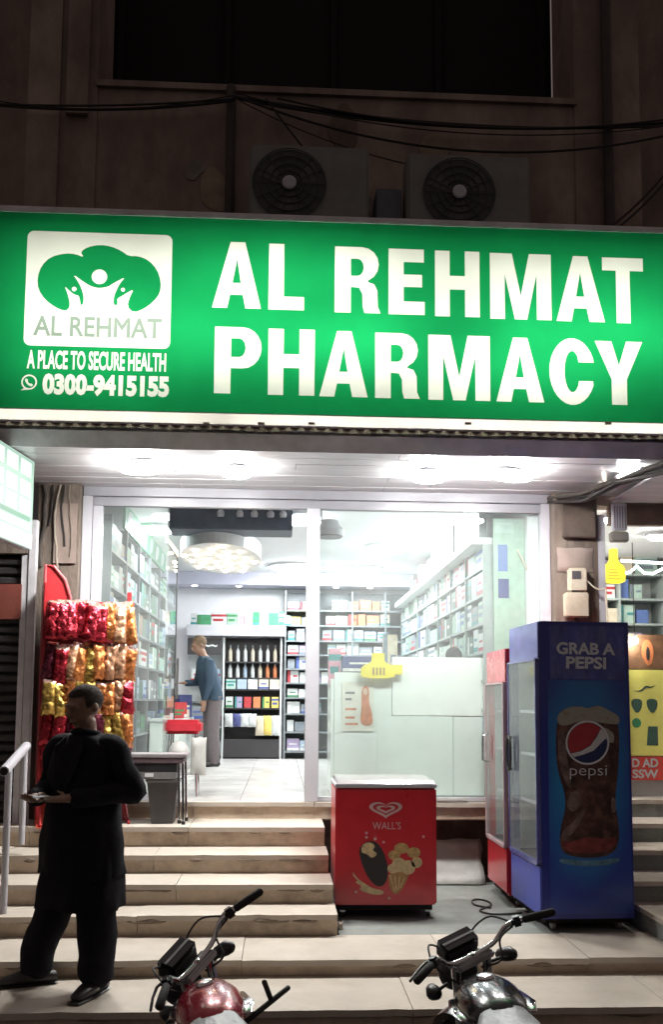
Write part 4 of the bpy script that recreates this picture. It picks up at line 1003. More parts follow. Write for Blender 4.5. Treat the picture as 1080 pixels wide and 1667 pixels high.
# old wires hanging on the left pillar
WN = ['thickest old wire on the dirty left pillar, nearest its left edge', 'short old wire second from the left edge of the left pillar', 'long pale wire down the middle of the left pillar', 'dark wire right of the pale one on the left pillar', 'thin wire nearest the white door frame on the left pillar']
for k in range(5):
    x = -2.10+k*.06; r = random.Random(40+k); n_ = (9, 5, 10, 7, 8)[k]; pts = [(x+.02*math.sin(i*.7+k)+.008*r.uniform(-1, 1), 8.345-.004*k, 3.76-.09*i) for i in range(n_)]
    tag(MB().limb(pts, (.016, .008, .010, .009, .006)[k], 6).build('cable', (M_pipe, M_wire, M_meter_w, M_wire, M_pillar)[k]), WN[k], 'cable', 'wires dangling on the left pillar')
hr = thing('handrail', 'short white handrail post with slanted pipe at the left of the steps', 'handrail', (-1.87, 6.75, .435))
MB().cyl((0, 0, 0), (0, 0, .965), .024).build('post', M_alu, hr); MB().cyl((-.005, -.10, .96), (-.09, .78, 1.09), .035).build('rail', M_alu, hr)
MB().cyl((-.005, -.104, .958), (-.006, -.098, .959), .027).build('end_hole_shade', M_dark, hr); MB().cyl((-.09, .74, .35), (-.09, .74, 1.07), .024).build('post', M_alu, hr)  # dark disc stands in for the shade inside the open rail end
# snack rack
RZ = math.radians(18)
rk = thing('snack_rack', 'red metal snack stand with rounded header beside the shop door', 'rack', (-1.94, 7.93, .868), RZ)
for x, nm in ((0, 'upright'), (.70, 'upright')): MB().span(x-.018, x+.018, .16, .19, 0, 1.95 if x else 2.08, .004).build(nm, M_redrack, rk)
MB().span(-.03, -.004, -.02, .19, .06, 1.98, .006).build('side_panel', M_redrack, rk)
MB().prism([[(0, 1.72), (.20, 1.72), (.20, 1.88), (.15, 2.02), (.06, 2.13), (0, 2.15)]], .03, lambda u, v, d: Vector((u-.01, .15+d, v))).build('header_board', M_redrack, rk)
MB().limb([(-.012, .14, 1.73), (-.012, .14, 2.15), (.055, .14, 2.14), (.15, .14, 2.03), (.20, .14, 1.88), (.20, .14, 1.72)], .013, 8).build('header_trim', mat('pink_trim', (.55, .10, .11), .4), rk)
MB().span(0, .70, .165, .185, .30, 1.8).build('back_sheet', mat('rack_back', (.20, .012, .018), .5), rk)
for z in (1.82, 1.48, 1.16, .92): MB().span(0, .72, .02, .04, z, z+.02).build('hanging_bar', M_redrack, rk)
for s_ in (0, .70):
    MB().limb([(s_, .17, .03), (s_, -.12, .015)], .014, 8).build('foot', M_redrack, rk); MB().limb([(s_, .17, .22), (s_, -.08, .02)], .010, 8).build('brace', M_redrack, rk)
MB().add([(-.03, -.14, .0), (.25, -.14, .0), (.25, .0, .03), (-.03, 0, .03), (-.03, .16, .16), (.25, .16, .16), (-.03, .16, 0), (.25, .16, 0)], [(0, 1, 2, 3), (3, 2, 5, 4), (0, 3, 4, 6), (1, 7, 5, 2), (6, 4, 5, 7)]).build('base', mat('rack_base_red', (.50, .06, .035), .5, var=.2), rk)
FOIL = {'crimson': mat('foil_crimson', (.40, .025, .04), .24, .75, var=.35, scale=16, bump=.5, bscale=30), 'orange': mat('foil_orange', (.62, .22, .07), .24, .7, var=.4, scale=16, bump=.5, bscale=30),
        'gold': mat('foil_gold', (.52, .34, .08), .24, .7, var=.45, scale=18, bump=.5, bscale=30), 'peach': mat('foil_peach', (.72, .40, .24), .24, .65, var=.35, scale=16, bump=.5, bscale=30), 'plum': mat('foil_plum', (.14, .02, .04), .25, .6, var=.4, scale=16, bump=.5, bscale=30)}
M_seal = mat('foil_seal', (.62, .40, .34), .25, .6, var=.3, scale=30); M_plabel = mat('packet_print', (.86, .70, .45), .35, .2, var=.5, scale=26)
cr = math.cos(RZ); sr = math.sin(RZ)
rowsP = [(1.82, ['crimson', 'crimson', 'crimson', 'crimson', 'crimson', 'crimson', 'orange', 'peach', 'orange'], .30, 'top'),
         (1.48, ['plum', 'crimson', 'peach', 'orange', 'gold', 'orange', 'peach', 'peach', 'orange'], .29, 'second'),
         (1.19, ['gold', 'gold', 'orange', 'gold', 'gold', 'orange', 'orange', 'peach', 'crimson'], .27, 'third'),
         (.95, ['crimson', 'crimson', 'plum', 'crimson', 'crimson', 'plum', 'gold', 'gold', 'orange'], .29, 'fourth'),
         (.68, ['crimson', 'plum', 'crimson', 'crimson', 'plum', 'crimson', 'plum', 'crimson', 'plum'], .27, 'bottom')]
pc = 0
for z, cols, hh, rn in rowsP:
    for k, c_ in enumerate(cols):
        for dep in (0, 1):
            if dep == 1 and rnd.random() < .12: continue
            lx = .035+k*.079+rnd.uniform(-.008, .008); ly = (-.03, -.10)[dep]+rnd.uniform(-.012, .012)
            P = Vector((-1.94+lx*cr-ly*sr, 7.93+lx*sr+ly*cr, .868+z-hh/2+.01+rnd.uniform(-.03, .02)-.02*dep))
            o = pillow(.108, hh+.015, .075, pc, 6, 13, .55).build('packet', FOIL[c_], None, False); pc += 1
            me = o.data; me.materials.append(M_plabel); me.materials.append(M_seal)
            for pl in me.polygons:
                if pl.center.z > (hh+.015)*.42: pl.material_index = 2
            for e in me.polygons: e.use_smooth = True
            o.location = P; o.rotation_euler = (rnd.uniform(-.25, .1), rnd.uniform(-.16, .16), RZ+rnd.uniform(-.55, .55))
            tag(o, f'{c_} snack packet, {ORDN[k]} from left in the red rack\'s {rn} row, {"hanging behind" if dep == 0 else "hanging in front"}', 'snack packet', 'snack packets on the red rack')
# dark table with bin
tb = thing('folding_table', 'dark folding table with chrome legs at the top of the steps', 'table', (-1.05, 8.14, .868))
MB().span(-.32, .28, -.16, .18, .545, .575, .006).build('tabletop', mat('table_top_grey', (.28, .26, .27), .4, var=.1), tb); MB().span(-.31, .25, -.155, .17, .50, .543, .004).build('apron', mat('table_purple_edge', (.11, .075, .09), .5), tb)
MB().span(-.31, .20, -.15, .16, .43, .498).build('drawer', M_black, tb); MB().span(-.30, .19, -.155, .16, .37, .428, .004).build('lower_shelf', M_grey, tb); MB().span(-.06, .01, -.158, -.1565, .39, .42, 0).build('sticker', M_paper, tb)
for x, y, zb in ((.26, -.13, 0), (.22, -.06, 0), (.26, .12, 0), (-.30, -.13, 0)): MB().cyl((x, y, zb+.01), (x-.015, y, .50), .011).build('leg', M_chrome, tb); MB().cyl((x, y, zb), (x, y, zb+.03), .016).build('leg_tip', M_rubber, tb)
bn = thing('bin', 'grey tapered plastic bin under the dark folding table', 'bin', (-.97, 8.15, .868))
V = []
for z, w_, d_ in ((0, .085, .09), (.02, .09, .095), (.34, .125, .13), (.36, .145, .14)): V += [(-w_, -d_, z), (w_, -d_, z), (w_, d_, z), (-w_, d_, z)]
F = [(0, 3, 2, 1)]
for i in range(3):
    for k in range(4): F.append((4*i+k, 4*i+(k+1) % 4, 4*i+4+(k+1) % 4, 4*i+4+k))
MB().add(V, F).build('tub', M_darkgrey, bn); MB().span(-.13, .13, -.12, .12, .345, .352).build('rim', M_grey, bn)
st = thing('stool', 'red padded stool with thin chrome legs just inside the doorway', 'stool', (-.90, 8.98, 1.01))
MB().span(-.17, .17, -.15, .15, .57, .70, .03).build('seat', M_redpad, st, True)
for sx_ in (-1, 1):
    for sy_ in (-1, 1): MB().cyl((sx_*.14, sy_*.13, .002), (sx_*.12, sy_*.11, .57), .011).build('leg', M_chrome, st)
MB().limb([(-.13, -.12, .2), (.13, -.12, .2), (.13, .12, .2), (-.13, .12, .2), (-.13, -.12, .2)], .007, 6).build('foot_ring', M_chrome, st)
for k, (x, z, s2) in enumerate(((-.02, .36, .10), (-.02, .24, .10))):
    tag(MB().lathe([(s2*.8, 0), (s2, .03), (s2*.95, .08), (s2*.6, .13), (s2*.2, .15)], n=18).build('tub', M_bag, None, True, (-.90+x, 8.80, 1.01+z)), ['upper white plastic tub in front of the red stool', 'lower white plastic tub in front of the red stool'][k], 'tub', 'white tubs by the red stool')
o = pillow(.14, .34, .08, 77).build('bag', M_bag, None, True); o.location = (-.75, 8.86, 1.38); tag(o, 'white plastic bag hanging on the right side of the red stool', 'bag')
# ================================================================== UPPER WALL
def ac_unit(fx, fz, x0, x1, label):
    z0, z1 = fz-.40, fz+.37; t = thing('air_conditioner', label, 'air conditioner', ((x0+x1)/2, 7.95, z0), 0, 'outdoor units above the sign'); cx_ = (x0+x1)/2
    MB().span(x0-cx_, x1-cx_, 0, .32, 0, z1-z0, .02).build('casing', M_acbody, t)
    fxl, fzl = fx-cx_, fz-z0; M = Matrix.Rotation(PI/2, 3, 'X')
    MB().lathe([(.315, 0), (.315, .004)], (fxl, -.003, fzl), 40, M).build('fan_opening', M_acfan, t)
    for r in (.32, .25, .18, .12): MB().torus((fxl, -.022, fzl), r, .006, M, 36, 6).build('guard_ring', M_acfan, t)
    sp_ = MB()
    for k in range(14):
        a = k*PI/7; sp_.cyl((fxl+.05*math.cos(a), -.024, fzl+.05*math.sin(a)), (fxl+.32*math.cos(a), -.024, fzl+.32*math.sin(a)), .004, n=5)
    sp_.build('guard_spokes', M_acfan, t)
    for k in range(3):
        a = k*2*PI/3+.4; MB().add([(fxl+.05*math.cos(a), -.010, fzl+.05*math.sin(a)), (fxl+.27*math.cos(a-.3), -.008, fzl+.27*math.sin(a-.3)), (fxl+.29*math.cos(a+.4), -.014, fzl+.29*math.sin(a+.4)), (fxl+.06*math.cos(a+.9), -.012, fzl+.06*math.sin(a+.9))], [(0, 1, 2, 3)]).build('fan_blade', M_darkgrey, t)
    MB().lathe([(.062, 0), (.062, .015), (.05, .022)], (fxl, -.025, fzl), 20, M).build('hub', M_alu, t)
    for x in (x0-cx_+.12, x1-cx_-.12): MB().span(x-.02, x+.02, .05, .548, -.045, -.005).build('wall_bracket', M_beam, t)
ac_unit(.02, 6.39, -.33, .72, 'left weathered outdoor air conditioner unit with round fan, above the sign')
ac_unit(1.52, 6.36, 1.06, 2.16, 'right weathered outdoor air conditioner unit with round fan, above the sign')
tag(MB().span(.80, 1.03, 8.1, 8.45, 6.13, 6.47, .01).build('junction_box', M_duct), 'dark blue box on the wall between the two air conditioners', 'box')
tag(MB().limb([(-.53, 8.44, 3.95), (-.53, 8.44, 7.42), (-.535, 8.47, 7.62)], .045, 10).build('drain_pipe', M_pipe), 'dark upright drain pipe on the wall left of the air conditioners', 'pipe')
tag(MB().limb([(3.04, 8.41, 3.95), (3.04, 8.41, 10.4)], .05, 10).build('drain_pipe', M_pipe), 'dark upright drain pipe near the right end of the upper wall', 'pipe')
WR = [((-3.2, 7.33), (-.5, 7.42), .10, .013), ((-3.2, 7.30), (-.5, 7.43), .06, .010), ((-.5, 7.43), (3.6, 7.36), .16, .013), ((-.5, 7.44), (3.6, 7.32), .13, .012), ((-.45, 7.42), (3.6, 7.22), .33, .011), ((-.1, 7.42), (3.6, 7.37), .18, .009), ((-.2, 7.40), (.38, 6.66), .02, .010), ((2.9, 6.2), (3.6, 6.9), .05, .010), ((2.75, 6.05), (3.5, 6.7), .06, .010), ((-3.2, 7.36), (-.5, 7.40), .17, .006), ((-.5, 7.42), (3.6, 7.27), .23, .006), ((-.53, 7.38), (1.3, 6.75), .09, .006)]
WL = ['thick cable sagging left of the drain pipe on the upper wall', 'thin cable just under the thick one left of the drain pipe', 'thick upper cable sagging over the air conditioners', 'second thick cable beside the upper one over the air conditioners', 'thin lowest cable sagging deepest above the right air conditioner', 'thin cable running close under the dark opening', 'thin wire dropping from the cables to the left air conditioner', 'thin wire slanting up at the right end of the upper wall', 'lower thin wire slanting up at the right end of the upper wall', 'hair thin wire sagging lowest left of the drain pipe', 'hair thin wire sagging between the thick cables and the lowest cable', 'hair thin wire slanting from the drain pipe towards the right air conditioner']
for k, (a, b, d, r) in enumerate(WR):
    y = 8.36-.012*k
    tag(MB().limb(sag((a[0], y, a[1]), (b[0], y, b[1]), d, 18), r, 8).build('cable', M_wire), WL[k], 'cable', 'cables on the upper wall')
# ================================================================== RIGHT PILLAR AND NEIGHBOUR SHOP
mt = thing('meter_box', 'cream electricity meter box on the stained right pillar', 'meter box', (2.62, 8.31, 2.74))
M_meter = mat('meter_cream', (.52, .46, .36), .5, var=.15, stain=(.2, .15, .1), stain_amt=.6)
MB().span(-.08, .08, -.09, 0, .13, .34, .012).build('meter_body', M_meter, mt); MB().span(-.06, .02, -.095, -.091, .24, .31, 0).build('dial_window', M_darkgrey, mt); MB().span(-.12, .09, -.10, 0, -.10, .12, .012).build('terminal_box', M_meter, mt)
tag(MB().limb(sag((2.70, 8.25, 2.98), (2.86, 8.22, 2.9), .04, 8)+[(2.88, 8.22, 2.4)], .008, 6).build('wire', GM['cream']), 'pale wire looping from the meter box to the white jamb', 'cable')
tag(MB().limb([(2.60, 8.26, 2.64), (2.58, 8.27, 2.3), (2.62, 8.27, 1.9)], .012, 6).build('wire', M_wire), 'dark wire hanging below the meter box', 'cable')
tag(MB().span(2.50, 2.80, 8.26, 8.315, 3.36, 3.70, .008).build('plank', mat('old_plank', (.10, .075, .06), .85, var=.35, scale=5)), 'dark old board fixed high on the right pillar', 'board')
o = tag(pillow(.32, .22, .06, 5).build('patch', M_plaster, None, True), 'pale plaster lump on the right pillar above the meter box', 'plaster'); o.location = (2.62, 8.315, 3.16)
pts = [(2.42, 8.42, 3.74), (2.6, 8.0, 3.70), (2.75, 7.6, 3.73), (2.93, 7.0, 3.72)]
for k, (dx, dz, r) in enumerate(((0, 0, .022), (.03, -.05, .018), (-.02, -.06, .012), (.06, -.02, .02))):
    tag(MB().limb([(a+dx, b-.02*k, c+dz+.02*math.sin(3*i+k)) for i, (a, b, c) in enumerate(pts)], r, 8).build('cable', M_wire if k else M_pipe), ['thick dark pipe along the right edge of the canopy ceiling', 'black cable below the thick pipe at the canopy right edge', 'thinnest cable along the canopy right edge', 'black cable right of the thick pipe at the canopy edge'][k], 'cable', 'cables along the canopy right edge')
tl = thing('tube_lamp', 'short lit tube lamp among the cables at the canopy right edge', 'lamp', (2.80, 7.42, 3.74), math.radians(-70))
MB().cyl((-.13, 0, 0), (.13, 0, 0), .016).build('tube', emit('tube_glow', (1, 1, .96), 60), tl); MB().cyl((-.16, 0, 0), (-.131, 0, 0), .02).build('end_cap', M_alu, tl); MB().cyl((.131, 0, 0), (.16, 0, 0), .02).build('end_cap', M_alu, tl)
nb = thing('neighbour_shop', 'bright shop with yellow posters on the right behind the blue cooler', 'shop', (3.4, 8.4, 1.05))
def nbp(name, m, x0, x1, y0, y1, z0, z1, bev=0, par=nb): return MB().span(x0-3.4, x1-3.4, y0-8.4, y1-8.4, z0-1.05, z1-1.05, bev).build(name, m, par)
nbp('jamb', M_alu, 2.835, 2.90, 8.32, 8.42, 1.052, 3.58, .004)
nbp('floor', M_tile, 2.84, 5.2, 9.02, 11.6, 1.0, 1.048)
nbp('ceiling', M_ceil, 2.84, 5.2, 8.5, 11.6, 3.66, 3.72)
nbp('back_wall', M_wall, 2.84, 5.2, 11.6, 11.7, 1.0, 3.72); nbp('partition', M_wall, 2.70, 2.83, 8.63, 11.6, 1.0, 3.72); nbp('side_wall', M_wall, 5.2, 5.3, 8.4, 11.6, 1.0, 3.72)
nbp('header', mat('brown_header', (.16, .105, .08), .6, var=.25), 2.96, 5.2, 8.36, 8.44, 3.50, 3.68)
nbp('canopy_board', M_pvc, 2.97, 5.2, 7.1, 8.35, 3.70, 3.72)
nbp('wall_above', M_plaster, 2.84, 5.2, 8.45, 8.56, 3.69, 5.6)
vb = thing('vent_box', 'small white louvred box hung by the white jamb of the right shop', 'box', (3.0, 8.28, 3.42))
MB().span(-.06, .07, -.06, .0, 0, .25, .01).build('casing', M_alu, vb)
for k in range(5): MB().span(-.05+k*.024, -.04+k*.024, -.064, -.061, .02, .22).build('louvre', M_grey, vb)
MB().span(-.08, .08, -.07, .01, -.10, -.01, .01).build('lower_casing', M_acbody, vb)
M_nl = emit('neighbour_lamp_glow', (1, .96, .86), L_NEIGH)
for k, (x, y) in enumerate(((3.12, 8.72), (3.9, 9.6), (3.5, 10.6))):
    t = thing('ceiling_lamp', ['small ceiling lamp close to the white jamb in the right shop', 'ceiling lamp at the right in the right shop', 'ceiling lamp deep in the right shop'][k], 'lamp', (x, y, 3.62), 0, 'lamps in the right shop')
    MB().lathe([(.12, .038), (.125, .0)], n=18).build('ring', M_alu, t); MB().lathe([(.11, -.001), (.07, -.03)], n=18).build('diffuser', M_nl, t)
p = at(1000, 950, 8.9); bottle_board('hanging_sign', 'yellow bottle shaped sign hanging in the right shop', 1001, 893, 950, 9.3, .02, False).scale = (.75, 1, 1)
nz_ = thing('neon_sign', 'white curly neon line across the right shop', 'sign', (3.6, 9.6, 3.1))
def nq(px, py): p = at(px, py, 9.6); return (p.x-3.6, 0, p.z-3.1)
M_neon = emit('neon_white', (.85, .97, 1), 3.2)
MB().limb([nq(1012, 913), nq(1030, 914), nq(1080, 917)], .014, 8).build('neon_tube', M_neon, nz_)
MB().limb([nq(1012, 933), nq(1026, 932), nq(1033, 926), nq(1037, 921), nq(1043, 927), nq(1050, 933), nq(1064, 934), nq(1080, 926)], .014, 8).build('neon_tube', M_neon, nz_)
NS = shelf_unit('grey shelves of goods on the back wall of the right shop', (2.95, 11.55, 1.05), 0, 2.2, .4, [.3, .7, 1.1, 1.45, 1.8, 2.1, 2.4], 2.55, M_shelfg, div=.55, bm=M_shelfw)
r = random.Random(31)
for li, z in enumerate([.3, .7, 1.1, 1.45, 1.8, 2.1, 2.4]):
    x = 3.0; q = -1
    while x < 4.3:
        q += 1
        w_ = r.uniform(.14, .28); col = pick(r, [('blue', 2), ('white', 2), ('lilac', 1.2), ('grey', 1), ('mint', 1), ('cream', 1.2), ('orange', .6), ('red', .5), ('green', .8)])
        carton(col, w_, .16, min(r.uniform(.15, .27), .24), x+w_/2, 11.3, 1.051+z, 0, f'{col} pack, {NTH(q)} from the left on the {ORD[li]} shelf in the right shop', 'packs in the right shop'); x += w_+.02
p = at(1034, 1043, 8.47); t = thing('bulb', 'small lit bulb in front of the roast poster at the right edge', 'lamp', tuple(p)); MB().ball((0, 0, 0), .034).build('globe', emit('bulb_glow', (1, .95, .82), 150), t, True); MB().cyl((0, 0, .033), (0, 0, .07), .014).build('socket', M_grey, t); MB().cyl((0, .0, .071), (0, .0, .9), .004, n=6).build('cord', M_wire, t)
nc = thing('counter', 'low counter covered in posters at the front of the right shop', 'counter', (3.5, 8.60, 1.05))
MB().span(-.55, 1.2, 0, .45, 0, 1.35, .01).build('body', M_shelfw, nc)
def post_at(name, label, cat, px0, px1, py0, py1, Y, m):
    a = at(px0, py1, Y); b = at(px1, py0, Y); t = thing(name, label, cat, (a.x, Y, a.z)); w_, h_ = b.x-a.x, b.z-a.z
    MB().span(0, w_, -.006, .0, 0, h_).build('sheet', m, t)
    return t, w_, h_
t, w_, h_ = post_at('poster', 'dark food poster with a golden roast, above the yellow poster', 'poster', 1010, 1110, 1034, 1089, 8.57, mat('poster_brown', (.17, .09, .05), .5, var=.4, scale=8))
def on(t, L, m, nm='print', d=-.0085): return MB().prism(L, 0, lambda u, v, e: Vector((u, d, v))).build(nm, m, t)
on(t, [smooth_loop([(.42*w_, .1*h_), (.33*w_, .5*h_), (.40*w_, .9*h_), (.52*w_, .8*h_), (.55*w_, .4*h_), (.50*w_, .12*h_)], 2)], GM['orange']); on(t, [ell(.45*w_, .45*h_, .03*w_, .2*h_)], M_shelfd, 'print', -.011)
M_yp = mat('poster_yellow_sheet', (.82, .78, .20), .5, var=.12, scale=3)
t, w_, h_ = post_at('poster', 'bright yellow poster with dark dripping shapes on the right counter', 'poster', 1010, 1110, 1091, 1230, 8.56, M_yp)
for cx_ in (.28, .52, .8): on(t, [smooth_loop([((cx_-.09)*w_, .66*h_), ((cx_+.09)*w_, .66*h_), ((cx_+.08)*w_, .55*h_), (cx_*w_, .48*h_), ((cx_-.08)*w_, .56*h_)], 2)], GM['dark green'])
on(t, [ell(.27*w_, .38*h_, .07*w_, .055*h_)], GM['green'], 'print'); on(t, [[(.42*w_, .12*h_), (.60*w_, .12*h_), (.60*w_, .34*h_), (.45*w_, .34*h_)]], GM['dark green']); on(t, [smooth_loop([(.2*w_, .76*h_), (.34*w_, .75*h_), (.42*w_, .82*h_), (.52*w_, .80*h_), (.60*w_, .83*h_), (.52*w_, .785*h_), (.43*w_, .795*h_), (.35*w_, .735*h_)], 2)], GM['dark green'])
t, w_, h_ = post_at('sign', 'red board with white letters below the yellow poster', 'sign', 1010, 1110, 1232, 1270, 8.55, mat('sign_red', (.60, .07, .05), .5, var=.1))
for txt, v0, v1 in (('D AD', .55, .93), ('SSW', .08, .46)): on(t, fit(text_loops(txt, 1, .03), .2*w_, .62*w_, v0*h_, v1*h_), GM['white'], 'lettering')
# ================================================================== FREEZER
YFZ = 7.16
fz0 = at(545, 1480, YFZ); fz1 = at(712, 1270, YFZ); FX0, FX1 = .415, 1.172
fzr = thing('freezer', 'red ice cream chest freezer with white lid standing by the steps', 'freezer', ((FX0+FX1)/2, YFZ, .297))
hw = (FX1-FX0)/2; FT_ = at(628, 1283, YFZ).z-.297
MB().span(-hw, hw, 0, .62, .095, FT_, .012).build('body', M_red, fzr)
MB().span(-hw-.004, hw+.004, -.008, .63, FT_+.002, FT_+.03, .006).build('rim', M_alu, fzr)
MB().add([(-hw+.01, 0, FT_+.031), (hw-.01, 0, FT_+.031), (hw-.01, .62, FT_+.031), (-hw+.01, .62, FT_+.031), (-hw+.02, .03, FT_+.055), (hw-.02, .03, FT_+.055), (hw-.02, .61, FT_+.055), (-hw+.02, .61, FT_+.055)], [(0, 1, 5, 4), (1, 2, 6, 5), (2, 3, 7, 6), (3, 0, 4, 7), (4, 5, 6, 7), (3, 2, 1, 0)]).build('lid', mat('lid_pale', (.42, .40, .40), .2, var=.08, coat=.5), fzr)
MB().span(-hw+.02, hw-.02, -.004, -.001, FT_-.02, FT_-.012).build('trim_line', M_redpad, fzr)
MB().span(-hw+.03, hw-.03, .03, .58, .055, .093).build('chassis', M_dark, fzr)
for sx_ in (-1, 1):
    for y in (.06, .56):
        MB().span(sx_*(hw-.06)-.02, sx_*(hw-.06)+.02, y-.02, y+.02, .04, .093).build('caster_fork', M_steel, fzr); MB().cyl((sx_*(hw-.06)-.012, y, .026), (sx_*(hw-.06)+.012, y, .026), .025).build('caster_wheel', M_rubber, fzr)
def fzp(px, py): p = at(px, py, YFZ-.003); return (p.x-(FX0+FX1)/2, p.z-.297)
def fdecal(L, m, nm, d=-.003): return MB().prism([[fzp(*q) for q in l] for l in L], 0, lambda u, v, e: Vector((u, d, v))).build(nm, m, fzr)
def heart(cx_, cy_, w_, h_, n=40):
    L = []
    for i in range(n):
        t_ = 2*PI*i/n; L.append((cx_+w_*math.sin(t_)**3, cy_-h_*(13*math.cos(t_)-5*math.cos(2*t_)-2*math.cos(3*t_)-math.cos(4*t_))/17))
    return L
M_rp = mat('pale_pink_print', (.66, .46, .47), .5, var=.08)
fdecal([heart(628.5, 1317, 27, 16), heart(628.5, 1316.5, 21, 11.5)], M_rp, 'heart_logo'); fdecal([heart(628.5, 1317, 15.5, 8.2), heart(628.5, 1316.6, 9.5, 4.2)], M_rp, 'heart_logo')
wl = fit(text_loops("WALL'S", 1, -.002), 607, 653, -1350, -1338); fdecal([[(p[0], -p[1]) for p in l] for l in wl], M_rp, 'lettering')
M_choc = mat('print_chocolate', (.022, .016, .018), .5, var=.3, scale=20); M_cream_ = mat('print_cream', (.62, .47, .26), .5, var=.3, scale=30); M_wafer = mat('print_wafer', (.42, .22, .08), .5, var=.3, scale=40); M_gold_ = mat('print_gold', (.50, .32, .13), .5, var=.4, scale=30)
fdecal([smooth_loop([(583, 1385), (592, 1372), (606, 1368), (620, 1376), (632, 1405), (632, 1430), (624, 1444), (610, 1442), (594, 1420)], 2)], M_choc, 'ice_cream_bar_print')
fdecal([smooth_loop([(590, 1374), (604, 1370), (612, 1378), (606, 1384), (616, 1390), (606, 1398), (598, 1390), (588, 1388)], 2)], M_cream_, 'splash_print', -.0045)
fdecal([smooth_loop([(574, 1418), (582, 1430), (594, 1438), (606, 1446), (626, 1450), (624, 1457), (604, 1456), (584, 1448), (590, 1443), (578, 1436), (584, 1434), (575, 1426)], 2)], M_cream_, 'splash_print', -.0045)
fdecal([smooth_loop([(632, 1418), (668, 1420), (660, 1440), (650, 1454), (642, 1456), (634, 1446)], 1)], M_wafer, 'cone_print')
for q in range(4): fdecal([[(634+q*8, 1424+q*1.5), (636+q*8, 1424+q*1.5), (644+q*3, 1452-q*2), (642+q*3, 1452-q*2)]], M_cream_, 'lattice_print', -.0042)
for q in ((642, 1392, 10, 8), (654, 1381, 12, 9), (674, 1388, 11, 9), (679, 1404, 9, 9), (650, 1408, 12, 12), (665, 1412, 12, 12), (640, 1414, 9, 8)): fdecal([ell(*q, n=14)], M_cream_ if q[1] > 1395 else M_gold_, 'scoop_print', -.0045-.0003*(q[0] % 7))
for q in ((597, 1356), (597, 1363), (611, 1366), (625, 1371), (580, 1452), (634, 1462), (690, 1362)): fdecal([ell(q[0], q[1], 2.2, 2.2, n=8)], M_rp, 'speck_print')
tag(MB().limb(*(lambda P_: dense(P_, [.007]*len(P_), 4))([Vector((*atz(x_, y_, .3)[:2], .301)) for x_, y_ in ((800, 1478), (786, 1476), (772, 1472), (770, 1466), (780, 1464), (796, 1468), (800, 1474), (790, 1478), (782, 1483), (800, 1488), (826, 1488), (850, 1486))]), 6).build('power_cord', M_wire), 'black power cord curling on the cement beside the coolers', 'cord')
tag(pillow(.09, .05, .045, 9).build('pebble', M_stone, None, True, tuple(at(548, 1511, 6.85)[:2])+(.318,)), 'crumpled scrap lying on the step left of the freezer', 'scrap')
ws = MB(); V = []; F = []; nx = 14
for i in range(nx+1):
    for j in range(9):
        u, v = i/nx, j/8; n_ = noise.noise(Vector((u*3, v*3, 2)))
        V.append((1.15+u*.66+(.06*n_ if i == nx else 0), 8.45+.22*v+.04*n_, .30+v*(.36+.05*n_)))
for i in range(nx):
    for j in range(8): a = i*9+j; F.append((a, a+9, a+10, a+1))
o = ws.add(V, F).build('sheet', M_bag, None, True); o.modifiers.new('s', 'SOLIDIFY').thickness = .01
tag(o, 'crumpled white plastic sheet leaning under the shop floor edge', 'sheet')
tag(MB().span(1.24, 1.66, 8.40, 8.46, 1.014, 1.05, .012).build('parcel', M_bag, None), 'flat white parcel lying on the shop sill behind the freezer', 'parcel')
